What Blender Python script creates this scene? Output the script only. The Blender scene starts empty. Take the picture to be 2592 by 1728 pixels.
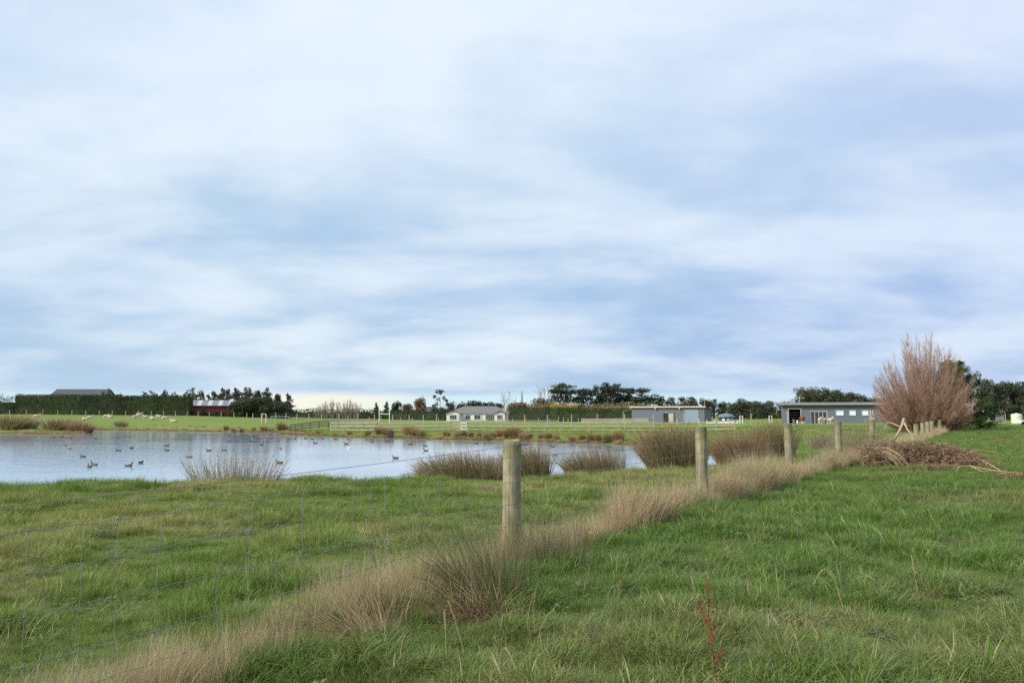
import bpy, math, random
import numpy as np
from mathutils import Vector

random.seed(7)
RNG = np.random.default_rng(11)
scene = bpy.context.scene
R = math.radians

# ------------------------------------------------------------------ camera
F_PX, CX, CY, HOR = 2091.7, 1296.0, 864.0, 1047.0      # photograph is 2592 x 1728
EYE = 1.5
PITCH = math.atan((HOR - CY) / F_PX)
cam_d = bpy.data.cameras.new('camera')
cam = bpy.data.objects.new('camera', cam_d)
scene.collection.objects.link(cam)
cam.location = (0, 0, EYE)
cam.rotation_euler = (math.pi / 2 + PITCH, 0, 0)
cam_d.sensor_width = 36.0
cam_d.lens = 36.0 * F_PX / 2592.0
cam_d.clip_start = 0.05
cam_d.clip_end = 9000
scene.camera = cam

# ------------------------------------------------------------------ sky, sun, exposure
SUN_AZ, SUN_EL = R(-118), R(33)         # azimuth from +Y towards +X
sun_dir = Vector((math.sin(SUN_AZ) * math.cos(SUN_EL), math.cos(SUN_AZ) * math.cos(SUN_EL), math.sin(SUN_EL)))
world = bpy.data.worlds.new('World')
scene.world = world
world.use_nodes = True


def N(nt, kind, **kw):
    n = nt.nodes.new(kind)
    for k, v in kw.items():
        if k.startswith('i_'):
            n.inputs[k[2:].replace('_', ' ')].default_value = v
        else:
            setattr(n, k, v)
    return n


def ramp(nt, fac, stops):
    n = nt.nodes.new('ShaderNodeValToRGB')
    e = n.color_ramp.elements
    while len(e) < len(stops):
        e.new(0.5)
    for k, (p, c) in enumerate(stops):
        e[k].position = p
        e[k].color = (c[0], c[1], c[2], 1)
    if fac is not None:
        nt.links.new(fac, n.inputs[0])
    return n.outputs[0]


def mth(nt, op, a, b=None, c=None, clamp=False):
    n = nt.nodes.new('ShaderNodeMath')
    n.operation = op
    n.use_clamp = clamp
    for k, v in enumerate((a, b, c)):
        if v is None:
            continue
        if isinstance(v, (int, float)):
            n.inputs[k].default_value = v
        else:
            nt.links.new(v, n.inputs[k])
    return n.outputs[0]


def maprange(nt, v, a, b, c, d, smooth=True):
    n = nt.nodes.new('ShaderNodeMapRange')
    n.interpolation_type = 'SMOOTHSTEP' if smooth else 'LINEAR'
    nt.links.new(v, n.inputs[0])
    for k, x in enumerate((a, b, c, d)):
        n.inputs[k + 1].default_value = x
    return n.outputs[0]


def mixc(nt, fac, a, b, mode='MIX'):
    n = nt.nodes.new('ShaderNodeMix')
    n.data_type = 'RGBA'
    n.blend_type = mode
    n.clamp_result = False
    for s, v in ((n.inputs[0], fac), (n.inputs[6], a), (n.inputs[7], b)):
        if isinstance(v, (int, float)):
            s.default_value = v
        elif isinstance(v, (tuple, list)):
            s.default_value = (v[0], v[1], v[2], 1)
        else:
            nt.links.new(v, s)
    return n.outputs[2]


def build_world():
    nt = world.node_tree
    nt.nodes.clear()
    out = N(nt, 'ShaderNodeOutputWorld')
    bg = N(nt, 'ShaderNodeBackground')
    nt.links.new(bg.outputs[0], out.inputs[0])
    sky = N(nt, 'ShaderNodeTexSky', sky_type='NISHITA', sun_disc=False)
    sky.sun_elevation = SUN_EL
    sky.sun_rotation = SUN_AZ
    clear = mixc(nt, 1.0, sky.outputs[0], (0.10, 0.10, 0.10), 'MULTIPLY')
    tc = N(nt, 'ShaderNodeTexCoord')
    sep = N(nt, 'ShaderNodeSeparateXYZ')
    nt.links.new(tc.outputs['Generated'], sep.inputs[0])
    x, y, z = sep.outputs
    zc = mth(nt, 'MAXIMUM', z, 0.0)
    # a flat cloud layer seen from below
    den = mth(nt, 'ADD', zc, 0.22)
    cu = N(nt, 'ShaderNodeCombineXYZ')
    nt.links.new(mth(nt, 'DIVIDE', x, den), cu.inputs[0])
    nt.links.new(mth(nt, 'DIVIDE', y, den), cu.inputs[1])
    mp = N(nt, 'ShaderNodeMapping')
    mp.inputs['Location'].default_value = (3.15, 1.6, 0.0)
    mp.inputs['Rotation'].default_value = (0, 0, R(3))
    mp.inputs['Scale'].default_value = (0.95, 1.30, 1)
    nt.links.new(cu.outputs[0], mp.inputs[0])
    n1 = N(nt, 'ShaderNodeTexNoise', i_Scale=1.25, i_Detail=8.0, i_Roughness=0.50, i_Distortion=0.3)
    nt.links.new(mp.outputs[0], n1.inputs['Vector'])
    n2 = N(nt, 'ShaderNodeTexNoise', i_Scale=4.6, i_Detail=7.0, i_Roughness=0.58, i_Distortion=0.15)
    nt.links.new(mp.outputs[0], n2.inputs['Vector'])
    n3 = N(nt, 'ShaderNodeTexNoise', i_Scale=0.55, i_Detail=3.0, i_Roughness=0.5)
    nt.links.new(mp.outputs[0], n3.inputs['Vector'])
    d = mth(nt, 'ADD', mth(nt, 'MULTIPLY', n1.outputs[0], 0.80), mth(nt, 'MULTIPLY', n2.outputs[0], 0.20))
    d = maprange(nt, d, 0.34, 0.66, 0.0, 1.0)
    # brightness of the cover grows with height above the horizon, as under thin overcast
    base = ramp(nt, zc, [(0.0, (0.55, 0.73, 0.90)), (0.06, (0.43, 0.59, 0.84)), (0.13, (0.48, 0.64, 0.87)),
                         (0.24, (0.58, 0.74, 0.91)), (0.42, (0.78, 0.89, 1.03)), (0.75, (0.95, 1.02, 1.08)), (1.0, (1.0, 1.06, 1.10))])
    # towards the west (left) the low cloud is thinner and paler
    az = mth(nt, 'ARCTAN2', x, y)
    west = maprange(nt, az, 0.30, -0.35, 0.0, 1.0)
    low = maprange(nt, zc, 0.0, 0.30, 1.0, 0.0)
    base = mixc(nt, mth(nt, 'MULTIPLY', mth(nt, 'MULTIPLY', west, low), 0.55), base, (0.64, 0.80, 0.91))
    base = mixc(nt, mth(nt, 'MULTIPLY', maprange(nt, az, 0.0, 0.55, 0.0, 1.0), 0.55), base, mixc(nt, 1.0, base, (0.88, 0.84, 0.99), 'MULTIPLY'))
    bright = mixc(nt, maprange(nt, n3.outputs[0], 0.40, 0.66, 0.0, 0.75), (0.90, 0.97, 1.04), (1.05, 1.09, 1.09))
    dark = mixc(nt, 1.0, base, (0.80, 0.87, 0.93), 'MULTIPLY')
    lit = mixc(nt, 0.56, base, bright)
    cloud = mixc(nt, d, dark, lit)
    # clear strip under the edge of the cloud sheet, far off
    edge = mth(nt, 'ADD', zc, mth(nt, 'MULTIPLY', mth(nt, 'SUBTRACT', n2.outputs[0], 0.5), 0.012))
    strip = maprange(nt, edge, 0.018, 0.028, 1.0, 0.0)
    azr = maprange(nt, az, 0.42, 0.10, 0.0, 1.0)
    warm = mth(nt, 'MULTIPLY', maprange(nt, az, -0.42, -0.27, 0.0, 1.0), maprange(nt, az, -0.20, -0.06, 1.0, 0.0))
    strip_c = mixc(nt, warm, (0.66, 0.90, 0.98), (1.0, 0.99, 0.84))
    cloud = mixc(nt, mth(nt, 'MULTIPLY', strip, mth(nt, 'MULTIPLY_ADD', azr, 0.55, 0.35)), cloud, strip_c)
    col = mixc(nt, 0.90, clear, cloud)
    nt.links.new(col, bg.inputs[0])
    bg.inputs[1].default_value = 0.74


build_world()
world.cycles.sampling_method = 'MANUAL'
world.cycles.sample_map_resolution = 256
sl = bpy.data.lights.new('sun', 'SUN')
sl.energy = 3.0
sl.angle = R(18)
sl.color = (1.0, 0.95, 0.86)
sun = bpy.data.objects.new('sun', sl)
scene.collection.objects.link(sun)
sun.rotation_euler = sun_dir.to_track_quat('Z', 'Y').to_euler()
sun.location = (-30, -20, 40)
vs = scene.view_settings
vs.view_transform = 'Standard'
vs.look = 'None'
vs.gamma = 1
vs.use_curve_mapping = False
vs.exposure = 0.5
scene.cycles.max_bounces = 4
scene.cycles.diffuse_bounces = 2
scene.cycles.glossy_bounces = 2
scene.cycles.adaptive_threshold = 0.025
scene.cycles.transmission_bounces = 3
scene.cycles.use_denoising = False
scene.cycles.sample_clamp_indirect = 4

# ------------------------------------------------------------------ small helpers
col = scene.collection
ORD = ['first', 'second', 'third', 'fourth', 'fifth', 'sixth', 'seventh', 'eighth', 'ninth', 'tenth', 'eleventh', 'twelfth', 'thirteenth', 'fourteenth', 'fifteenth',
       'sixteenth', 'seventeenth', 'eighteenth', 'nineteenth', 'twentieth', 'twenty-first', 'twenty-second', 'twenty-third', 'twenty-fourth', 'twenty-fifth',
       'twenty-sixth', 'twenty-seventh', 'twenty-eighth', 'twenty-ninth', 'thirtieth']


def vnoise(x, y, seed=0):
    xi, yi = np.floor(x).astype(np.int64), np.floor(y).astype(np.int64)
    xf, yf = x - xi, y - yi

    def h(a, b):
        n = (a * 374761393 + b * 668265263 + seed * 1442695041) & 0x7fffffff
        n = ((n ^ (n >> 13)) * 1274126177) & 0x7fffffff
        return ((n ^ (n >> 16)) & 0xffff) / 65535.0
    u, v = xf * xf * (3 - 2 * xf), yf * yf * (3 - 2 * yf)
    return (h(xi, yi) * (1 - u) + h(xi + 1, yi) * u) * (1 - v) + (h(xi, yi + 1) * (1 - u) + h(xi + 1, yi + 1) * u) * v


def fbm(x, y, seed=0, oct=4):
    x, y = np.asarray(x, float), np.asarray(y, float)
    s, a, t = 0, 0.5, 0
    for k in range(oct):
        s = s + a * vnoise(x * 2 ** k, y * 2 ** k, seed + k * 17)
        t += a
        a *= 0.5
    return s / t


def sstep(a, b, x):
    t = np.clip((x - a) / (b - a), 0, 1)
    return t * t * (3 - 2 * t)


def ray(px, py):
    """direction through a photograph pixel, scaled so that y = 1"""
    u, v = (px - CX) / F_PX, (CY - py) / F_PX
    c, s = math.cos(PITCH), math.sin(PITCH)
    dy, dz = c - v * s, s + v * c
    return u / dy, dz / dy


def at_z(px, py, z):
    a, b = ray(px, py)
    Y = (z - EYE) / b
    return a * Y, Y


def xat(px, Y, py=1050):
    return ray(px, py)[0] * Y


def zat(py, Y):
    return EYE + ray(CX, py)[1] * Y


# ------------------------------------------------------------------ land form
WATER = -1.0
FA = R(30.9)
FDIR = np.array([math.sin(FA), math.cos(FA)])
P1 = np.array([xat(1294, 8.5, 1200), 8.5])            # nearest fence post


def fpos(t):
    return P1[0] + FDIR[0] * t, P1[1] + FDIR[1] * t


def fside(x, y):
    return (x - P1[0]) * FDIR[1] - (y - P1[1]) * FDIR[0]


far_shore = [(-900, 1099), (-300, 1098), (0, 1096.5), (120, 1098), (215, 1097), (226, 1093.5), (214, 1089.0), (250, 1087.3), (330, 1088), (430, 1090),
             (560, 1092), (690, 1094), (712, 1094.8), (724, 1096), (704, 1097.6), (760, 1101), (860, 1105), (990, 1108), (1130, 1112), (1260, 1115), (1400, 1119),
             (1530, 1123), (1630, 1128), (1700, 1135), (1780, 1142)]
pond = [at_z(px, py, WATER) for px, py in far_shore]
pond += [(14.3, 47.0), (12.6, 41.0), (10.2, 35.5), (7.6, 30.5), (5.4, 27.0), (3.2, 24.6), (0.6, 22.8), (-3.0, 21.2), (-7, 20.0), (-12, 19.3), (-20, 18.8), (-34, 19.0), (-60, 23.0)]
pond = np.array(pond)


def pond_sd(x, y):
    """signed distance to the shoreline, negative over water"""
    x, y = np.asarray(x, float), np.asarray(y, float)
    sh = x.shape
    x, y = x.ravel(), y.ravel()
    best = np.full(x.shape, 1e12)
    inside = np.zeros(x.shape, bool)
    n = len(pond)
    for i in range(n):
        ax, ay = pond[i]
        bx, by = pond[(i + 1) % n]
        ex, ey = bx - ax, by - ay
        t = np.clip(((x - ax) * ex + (y - ay) * ey) / (ex * ex + ey * ey + 1e-9), 0, 1)
        best = np.minimum(best, (x - ax - t * ex) ** 2 + (y - ay - t * ey) ** 2)
        c = (ay > y) != (by > y)
        xi = ax + (y - ay) / (by - ay + 1e-12) * ex
        inside ^= c & (x < xi)
    d = np.sqrt(best)
    return np.where(inside, -d, d).reshape(sh)


def land(x, y):
    yy = np.maximum(y, 1.0)
    th = np.clip(x / yy, -1.2, 1.2)
    mid = np.interp(th, [-1, 0.18, 0.42, 0.55, 0.8], [-0.45, -0.48, 0.0, 0.15, 0.35])
    far = np.interp(th, [-1.0, -0.62, -0.39, -0.30, -0.22, -0.05, 0.06, 0.15, 0.24, 0.34, 0.5, 0.7],
                    [2.0, 1.7, 1.25, 0.60, -0.15, -0.75, -0.75, -0.55, -0.35, 0.05, 0.6, 0.9])
    z = mid * sstep(28, 75, y)
    z = z + (far - mid) * sstep(115, 215, y)
    z = z - 0.16 * sstep(9, 3, y) * sstep(0.5, -3, x)
    return z


def height(x, y, fine=True):
    x, y = np.asarray(x, float), np.asarray(y, float)
    L = land(x, y)
    d = pond_sd(x, y)
    w = np.where(y < 50, 3.0, 7.5) * (0.8 + 0.5 * fbm(x * 0.12, y * 0.12, 5, 2))
    k = np.clip(d / w, 0, 1)
    prof = np.where(y < 50, np.sqrt(np.clip(1 - (1 - k) ** 2, 0, 1)), k * k * (3 - 2 * k) * 0.35 + 0.65 * np.sqrt(k))
    z = WATER + (L - WATER) * prof
    z = np.where(d < 0, WATER - np.minimum(1.2, -d * 0.45), z)
    if fine:
        r = np.hypot(x, y)
        a = np.where(fside(x, y) > 0, 0.10, 0.13)
        b = (fbm(x * 0.8, y * 0.8, 21, 3) - 0.5) * a + (fbm(x * 0.16, y * 0.16, 31, 2) - 0.5) * 0.16
        z = z + b * np.where(d > 0, 1, 0) * np.clip(1.2 - r / 150, 0.15, 1)
    return z


def hz(x, y):
    return float(height(np.array([x]), np.array([y]))[0])


# ------------------------------------------------------------------ materials
MATS = {}


def mat(name, c1, c2=None, scale=6.0, rough=0.8, bump=0.0, bscale=None, detail=5.0, metal=0.0, spec=0.3, coord='Object', stretch=None, mid=(0.35, 0.65), extra=None):
    if name in MATS:
        return MATS[name]
    m = bpy.data.materials.new(name)
    m.use_nodes = True
    nt = m.node_tree
    b = nt.nodes['Principled BSDF']
    b.inputs['Roughness'].default_value = rough
    b.inputs['Metallic'].default_value = metal
    b.inputs['Specular IOR Level'].default_value = spec
    c2 = c2 or tuple(v * 0.75 for v in c1)
    tc = N(nt, 'ShaderNodeTexCoord')
    vec = tc.outputs['Object' if coord == 'World' else coord]
    if coord == 'World':
        vec = N(nt, 'ShaderNodeNewGeometry').outputs['Position']
    if stretch:
        mp = N(nt, 'ShaderNodeMapping')
        mp.inputs['Scale'].default_value = stretch
        nt.links.new(vec, mp.inputs[0])
        vec = mp.outputs[0]
    nz = N(nt, 'ShaderNodeTexNoise', i_Scale=scale, i_Detail=detail, i_Roughness=0.6)
    nt.links.new(vec, nz.inputs['Vector'])
    c = ramp(nt, nz.outputs[0], [(mid[0], c1), (mid[1], c2)])
    if extra:
        c = extra(nt, vec, c)
    nt.links.new(c, b.inputs['Base Color'])
    if bump:
        nb = N(nt, 'ShaderNodeTexNoise', i_Scale=bscale or scale * 4, i_Detail=4.0)
        nt.links.new(vec, nb.inputs['Vector'])
        bp = N(nt, 'ShaderNodeBump', i_Strength=bump, i_Distance=0.02)
        nt.links.new(nb.outputs[0], bp.inputs['Height'])
        nt.links.new(bp.outputs[0], b.inputs['Normal'])
    MATS[name] = m
    return m


def leafmat(name, cols, trans=0.25, rough=0.6, patch=0.0, patch_cols=None, attr=None, spec=0.25):
    """leaf or blade: one colour per loose piece, shifted by a slow patchy tone"""
    if name in MATS:
        return MATS[name]
    m = bpy.data.materials.new(name)
    m.use_nodes = True
    nt = m.node_tree
    b = nt.nodes['Principled BSDF']
    out = nt.nodes['Material Output']
    b.inputs['Roughness'].default_value = rough
    b.inputs['Specular IOR Level'].default_value = spec
    geo = N(nt, 'ShaderNodeNewGeometry')
    k = len(cols)
    c = ramp(nt, geo.outputs['Random Per Island'], [(i / max(1, k - 1), cc) for i, cc in enumerate(cols)])
    if attr:
        at = N(nt, 'ShaderNodeAttribute', attribute_type='INSTANCER', attribute_name=attr)
        c2 = ramp(nt, geo.outputs['Random Per Island'], [(i / max(1, len(patch_cols) - 1), cc) for i, cc in enumerate(patch_cols)])
        c = mixc(nt, at.outputs['Fac'], c, c2)
        oi = N(nt, 'ShaderNodeObjectInfo')
        hs = N(nt, 'ShaderNodeHueSaturation')
        nt.links.new(mth(nt, 'MULTIPLY_ADD', oi.outputs['Random'], 0.4, 0.8), hs.inputs['Value'])
        nt.links.new(c, hs.inputs['Color'])
        c = hs.outputs[0]
    elif patch:
        nz = N(nt, 'ShaderNodeTexNoise', i_Scale=patch, i_Detail=3.0)
        nt.links.new(geo.outputs['Position'], nz.inputs['Vector'])
        f = maprange(nt, nz.outputs[0], 0.38, 0.62, 0.0, 1.0)
        c2 = ramp(nt, geo.outputs['Random Per Island'], [(i / max(1, len(patch_cols) - 1), cc) for i, cc in enumerate(patch_cols)])
        c = mixc(nt, f, c, c2)
    nt.links.new(c, b.inputs['Base Color'])
    if trans:
        tr = N(nt, 'ShaderNodeBsdfTranslucent')
        nt.links.new(c, tr.inputs[0])
        mx = N(nt, 'ShaderNodeMixShader')
        mx.inputs[0].default_value = trans
        nt.links.new(b.outputs[0], mx.inputs[1])
        nt.links.new(tr.outputs[0], mx.inputs[2])
        nt.links.new(mx.outputs[0], out.inputs[0])
    MATS[name] = m
    return m


# ------------------------------------------------------------------ mesh building
class MB:
    def __init__(self):
        self.v, self.f, self.m = [], [], []
        self.n = 0
        self.mi = 0

    def add(self, verts, faces):
        verts = np.asarray(verts, float)
        self.v.append(verts)
        self.f += [tuple(i + self.n for i in f) for f in faces]
        self.m += [self.mi] * len(faces)
        self.n += len(verts)

    def quads(self, q):
        """q: (n,4,3)"""
        n = len(q)
        self.v.append(q.reshape(-1, 3))
        idx = (np.arange(n * 4) + self.n).reshape(-1, 4)
        self.f += [tuple(r) for r in idx.tolist()]
        self.m += [self.mi] * n
        self.n += n * 4

    def box(self, c, s, rz=0.0):
        x, y, z = (k / 2 for k in s)
        p = np.array([(-x, -y, -z), (x, -y, -z), (x, y, -z), (-x, y, -z), (-x, -y, z), (x, -y, z), (x, y, z), (-x, y, z)])
        if rz:
            ca, sa = math.cos(rz), math.sin(rz)
            p = np.stack([p[:, 0] * ca - p[:, 1] * sa, p[:, 0] * sa + p[:, 1] * ca, p[:, 2]], 1)
        self.add(p + np.asarray(c, float), [(0, 3, 2, 1), (4, 5, 6, 7), (0, 1, 5, 4), (1, 2, 6, 5), (2, 3, 7, 6), (3, 0, 4, 7)])

    def beam(self, a, b, w, h):
        """rectangular bar from a to b"""
        a, b = np.asarray(a, float), np.asarray(b, float)
        d = b - a
        d /= np.linalg.norm(d)
        up = np.array([0, 0, 1.0]) if abs(d[2]) < 0.95 else np.array([0, 1.0, 0])
        s = np.cross(d, up)
        s /= np.linalg.norm(s)
        u = np.cross(s, d)
        p = [a + s * w / 2 * i + u * h / 2 * j for i, j in ((-1, -1), (1, -1), (1, 1), (-1, 1))]
        p += [b + s * w / 2 * i + u * h / 2 * j for i, j in ((-1, -1), (1, -1), (1, 1), (-1, 1))]
        self.add(p, [(0, 3, 2, 1), (4, 5, 6, 7), (0, 1, 5, 4), (1, 2, 6, 5), (2, 3, 7, 6), (3, 0, 4, 7)])

    def tube(self, pts, rad, n=5, rad2=None, cap=True, mats=None):
        pts = np.asarray(pts, float)
        k = len(pts)
        rad = np.full(k, rad, float) if np.isscalar(rad) else np.asarray(rad, float)
        rad2 = rad if rad2 is None else np.asarray(rad2, float)
        tan = np.gradient(pts, axis=0)
        tan /= np.linalg.norm(tan, axis=1)[:, None] + 1e-12
        ref = np.array([0, 1.0, 0]) if abs(tan[:, 1]).max() < 0.9 else np.array([1.0, 0.05, 0.02])
        if abs(tan @ ref).max() > 0.9:
            ref = np.array([0.3, 0.2, 0.93])
        s = np.cross(np.broadcast_to(ref, tan.shape), tan)
        s /= np.linalg.norm(s, axis=1)[:, None] + 1e-12
        u = np.cross(tan, s)
        a = np.linspace(0, 2 * math.pi, n, endpoint=False)
        v = pts[:, None, :] + (u[:, None, :] * np.cos(a)[None, :, None]) * rad2[:, None, None] + (s[:, None, :] * np.sin(a)[None, :, None]) * rad[:, None, None]
        base = self.n
        self.v.append(v.reshape(-1, 3))
        for i in range(k - 1):
            for j in range(n):
                self.f.append((base + i * n + j, base + i * n + (j + 1) % n, base + (i + 1) * n + (j + 1) % n, base + (i + 1) * n + j))
                self.m.append(self.mi if mats is None else mats[i])
        if cap:
            self.f.append(tuple(base + j for j in range(n))[::-1])
            self.m.append(self.mi if mats is None else mats[0])
            self.f.append(tuple(base + (k - 1) * n + j for j in range(n)))
            self.m.append(self.mi if mats is None else mats[-1])
        self.n += k * n

    def mesh(self, name, mats, smooth=False):
        me = bpy.data.meshes.new(name)
        v = np.concatenate(self.v) if self.v else np.zeros((0, 3))
        me.from_pydata(v.tolist() if len(self.f) < 1 else v, [], self.f)
        mats = mats if isinstance(mats, (list, tuple)) else [mats]
        for m in mats:
            me.materials.append(m)
        if len(mats) > 1:
            me.polygons.foreach_set('material_index', np.array(self.m, np.int32))
        if smooth:
            me.polygons.foreach_set('use_smooth', np.ones(len(me.polygons), bool))
        me.update()
        return me

    def build(self, name, mats, parent=None, smooth=False, loc=None):
        return link(name, self.mesh(name, mats, smooth), parent, loc)


def link(name, me, parent=None, loc=None, rz=0.0, sc=None):
    o = bpy.data.objects.new(name, me)
    col.objects.link(o)
    if parent is not None:
        o.parent = parent
    if loc is not None:
        o.location = loc
    if rz:
        o.rotation_euler[2] = rz
    if sc is not None:
        o.scale = sc if not np.isscalar(sc) else (sc, sc, sc)
    return o


def tag(o, label=None, cat=None, group=None, kind=None):
    if label:
        o['label'] = label
    if cat:
        o['category'] = cat
    if group:
        o['group'] = group
    if kind:
        o['kind'] = kind
    return o


def thing(name, label, cat, loc=(0, 0, 0), rz=0.0, group=None, sc=None):
    o = link(name, None, None, loc, rz, sc)
    return tag(o, label, cat, group)


def strips(roots, dirs, lens, width, bend, seg=3, rng=RNG, droop=0.0, lean=None):
    """flat tapering blades: returns vertices and faces for n blades with seg segments each"""
    n = len(roots)
    side = np.stack([-dirs[:, 1], dirs[:, 0], np.zeros(n)], 1)
    tw = rng.uniform(-0.9, 0.9, n)
    side = side * np.cos(tw)[:, None] + np.stack([dirs[:, 0], dirs[:, 1], np.zeros(n)], 1) * np.sin(tw)[:, None]
    V = np.zeros((n, 2 * seg + 1, 3))
    for k in range(seg + 1):
        t = k / seg
        out = bend * t ** 1.6
        up = np.sqrt(np.clip(1 - (bend * t) ** 2 * 0.8, 0.05, 1)) * t - droop * t ** 3
        c = roots + np.stack([dirs[:, 0] * out * lens, dirs[:, 1] * out * lens, up * lens], 1)
        if lean is not None:
            c = c + np.stack([lean[0] * lens * t ** 1.3, lean[1] * lens * t ** 1.3, 0 * lens], 1)
        w = (width * (1 - t) ** 0.6 * 0.5)
        if k < seg:
            V[:, 2 * k] = c - side * w[:, None]
            V[:, 2 * k + 1] = c + side * w[:, None]
        else:
            V[:, 2 * k] = c
    faces = []
    per = 2 * seg + 1
    for i in range(n):
        b = i * per
        for k in range(seg - 1):
            faces.append((b + 2 * k, b + 2 * k + 1, b + 2 * k + 3, b + 2 * k + 2))
        faces.append((b + 2 * seg - 2, b + 2 * seg - 1, b + 2 * seg))
    return V.reshape(-1, 3), faces


def tuft_mesh(name, m, n, rad, l0, l1, w, b0, b1, seg=3, seed=0, droop=0.0, lean=None):
    r = np.random.default_rng(seed)
    a = r.uniform(0, 2 * math.pi, n)
    q = rad * np.sqrt(r.uniform(0, 1, n))
    roots = np.stack([q * np.cos(a), q * np.sin(a), np.full(n, -0.012)], 1)
    da = a + r.normal(0, 0.9, n)
    dirs = np.stack([np.cos(da), np.sin(da)], 1)
    v, f = strips(roots, dirs, r.uniform(l0, l1, n), np.full(n, w) * r.uniform(0.7, 1.3, n), r.uniform(b0, b1, n), seg, r, droop, lean)
    mb = MB()
    mb.add(v, f)
    return mb.mesh(name, m)


def tuft_set(name, specs):
    """meshes kept in a collection of their own that only the scatter uses"""
    c = bpy.data.collections.new(name)
    for k, me in enumerate(specs):
        o = bpy.data.objects.new('%s_%02d' % (name, k), me)
        c.objects.link(o)
    return c


def scatter(name, pts, rot, scl, idx, tone, coll, label, cat, group=None):
    me = bpy.data.meshes.new(name)
    me.from_pydata(pts, [], [])
    n = len(pts)
    a = me.attributes.new('rot', 'FLOAT_VECTOR', 'POINT')
    a.data.foreach_set('vector', np.asarray(rot, np.float32).ravel())
    a = me.attributes.new('scl', 'FLOAT_VECTOR', 'POINT')
    a.data.foreach_set('vector', np.asarray(scl, np.float32).ravel())
    a = me.attributes.new('idx', 'INT', 'POINT')
    a.data.foreach_set('value', np.asarray(idx, np.int32))
    a = me.attributes.new('tone', 'FLOAT', 'POINT')
    a.data.foreach_set('value', np.asarray(tone, np.float32))
    ng = bpy.data.node_groups.new(name + '_nodes', 'GeometryNodeTree')
    ng.interface.new_socket('Geometry', in_out='INPUT', socket_type='NodeSocketGeometry')
    ng.interface.new_socket('Geometry', in_out='OUTPUT', socket_type='NodeSocketGeometry')
    gi, go = ng.nodes.new('NodeGroupInput'), ng.nodes.new('NodeGroupOutput')
    iop = ng.nodes.new('GeometryNodeInstanceOnPoints')
    ci = ng.nodes.new('GeometryNodeCollectionInfo')
    ci.inputs['Collection'].default_value = coll
    ci.inputs['Separate Children'].default_value = True
    ci.inputs['Reset Children'].default_value = True

    def na(nm, ty):
        q = ng.nodes.new('GeometryNodeInputNamedAttribute')
        q.data_type = ty
        q.inputs[0].default_value = nm
        return q.outputs[0]
    e2r = ng.nodes.new('FunctionNodeEulerToRotation')
    L = ng.links.new
    L(na('rot', 'FLOAT_VECTOR'), e2r.inputs[0])
    L(gi.outputs[0], iop.inputs['Points'])
    L(ci.outputs[0], iop.inputs['Instance'])
    iop.inputs['Pick Instance'].default_value = True
    L(na('idx', 'INT'), iop.inputs['Instance Index'])
    L(e2r.outputs[0], iop.inputs['Rotation'])
    L(na('scl', 'FLOAT_VECTOR'), iop.inputs['Scale'])
    L(iop.outputs[0], go.inputs[0])
    o = link(name, me)
    md = o.modifiers.new('scatter', 'NODES')
    md.node_group = ng
    return tag(o, label, cat, group, 'stuff')


# ------------------------------------------------------------------ ground
def ground_extra(nt, vec, c):
    g = N(nt, 'ShaderNodeNewGeometry')
    n2 = N(nt, 'ShaderNodeTexNoise', i_Scale=0.05, i_Detail=5.0)
    nt.links.new(g.outputs['Position'], n2.inputs['Vector'])
    n3 = N(nt, 'ShaderNodeTexNoise', i_Scale=3.2, i_Detail=6.0, i_Roughness=0.7)
    nt.links.new(g.outputs['Position'], n3.inputs['Vector'])
    c = mixc(nt, maprange(nt, n2.outputs[0], 0.42, 0.62, 0, 0.55), c, (0.205, 0.220, 0.060))
    c = mixc(nt, maprange(nt, n3.outputs[0], 0.55, 0.75, 0, 0.6), c, (0.12, 0.135, 0.04))
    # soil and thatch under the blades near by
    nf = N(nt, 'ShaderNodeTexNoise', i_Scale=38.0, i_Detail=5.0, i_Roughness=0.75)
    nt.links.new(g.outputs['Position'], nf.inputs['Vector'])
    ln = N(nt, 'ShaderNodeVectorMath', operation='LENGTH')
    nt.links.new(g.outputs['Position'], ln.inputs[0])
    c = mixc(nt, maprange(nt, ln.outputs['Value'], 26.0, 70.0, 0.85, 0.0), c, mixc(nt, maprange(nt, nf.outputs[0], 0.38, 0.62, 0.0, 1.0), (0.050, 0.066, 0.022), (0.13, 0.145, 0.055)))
    # bare muddy rim where the bank meets the water
    sp = N(nt, 'ShaderNodeSeparateXYZ')
    nt.links.new(g.outputs['Position'], sp.inputs[0])
    rim = maprange(nt, sp.outputs[2], -0.98, -0.80, 1.0, 0.0)
    return mixc(nt, mth(nt, 'MULTIPLY', rim, 0.85), c, (0.085, 0.062, 0.032))


m_ground = mat('pasture', (0.165, 0.235, 0.052), (0.135, 0.195, 0.044), scale=0.5, rough=0.95, bump=0.9, bscale=5.0, coord='World', spec=0.1, extra=ground_extra)


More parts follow.
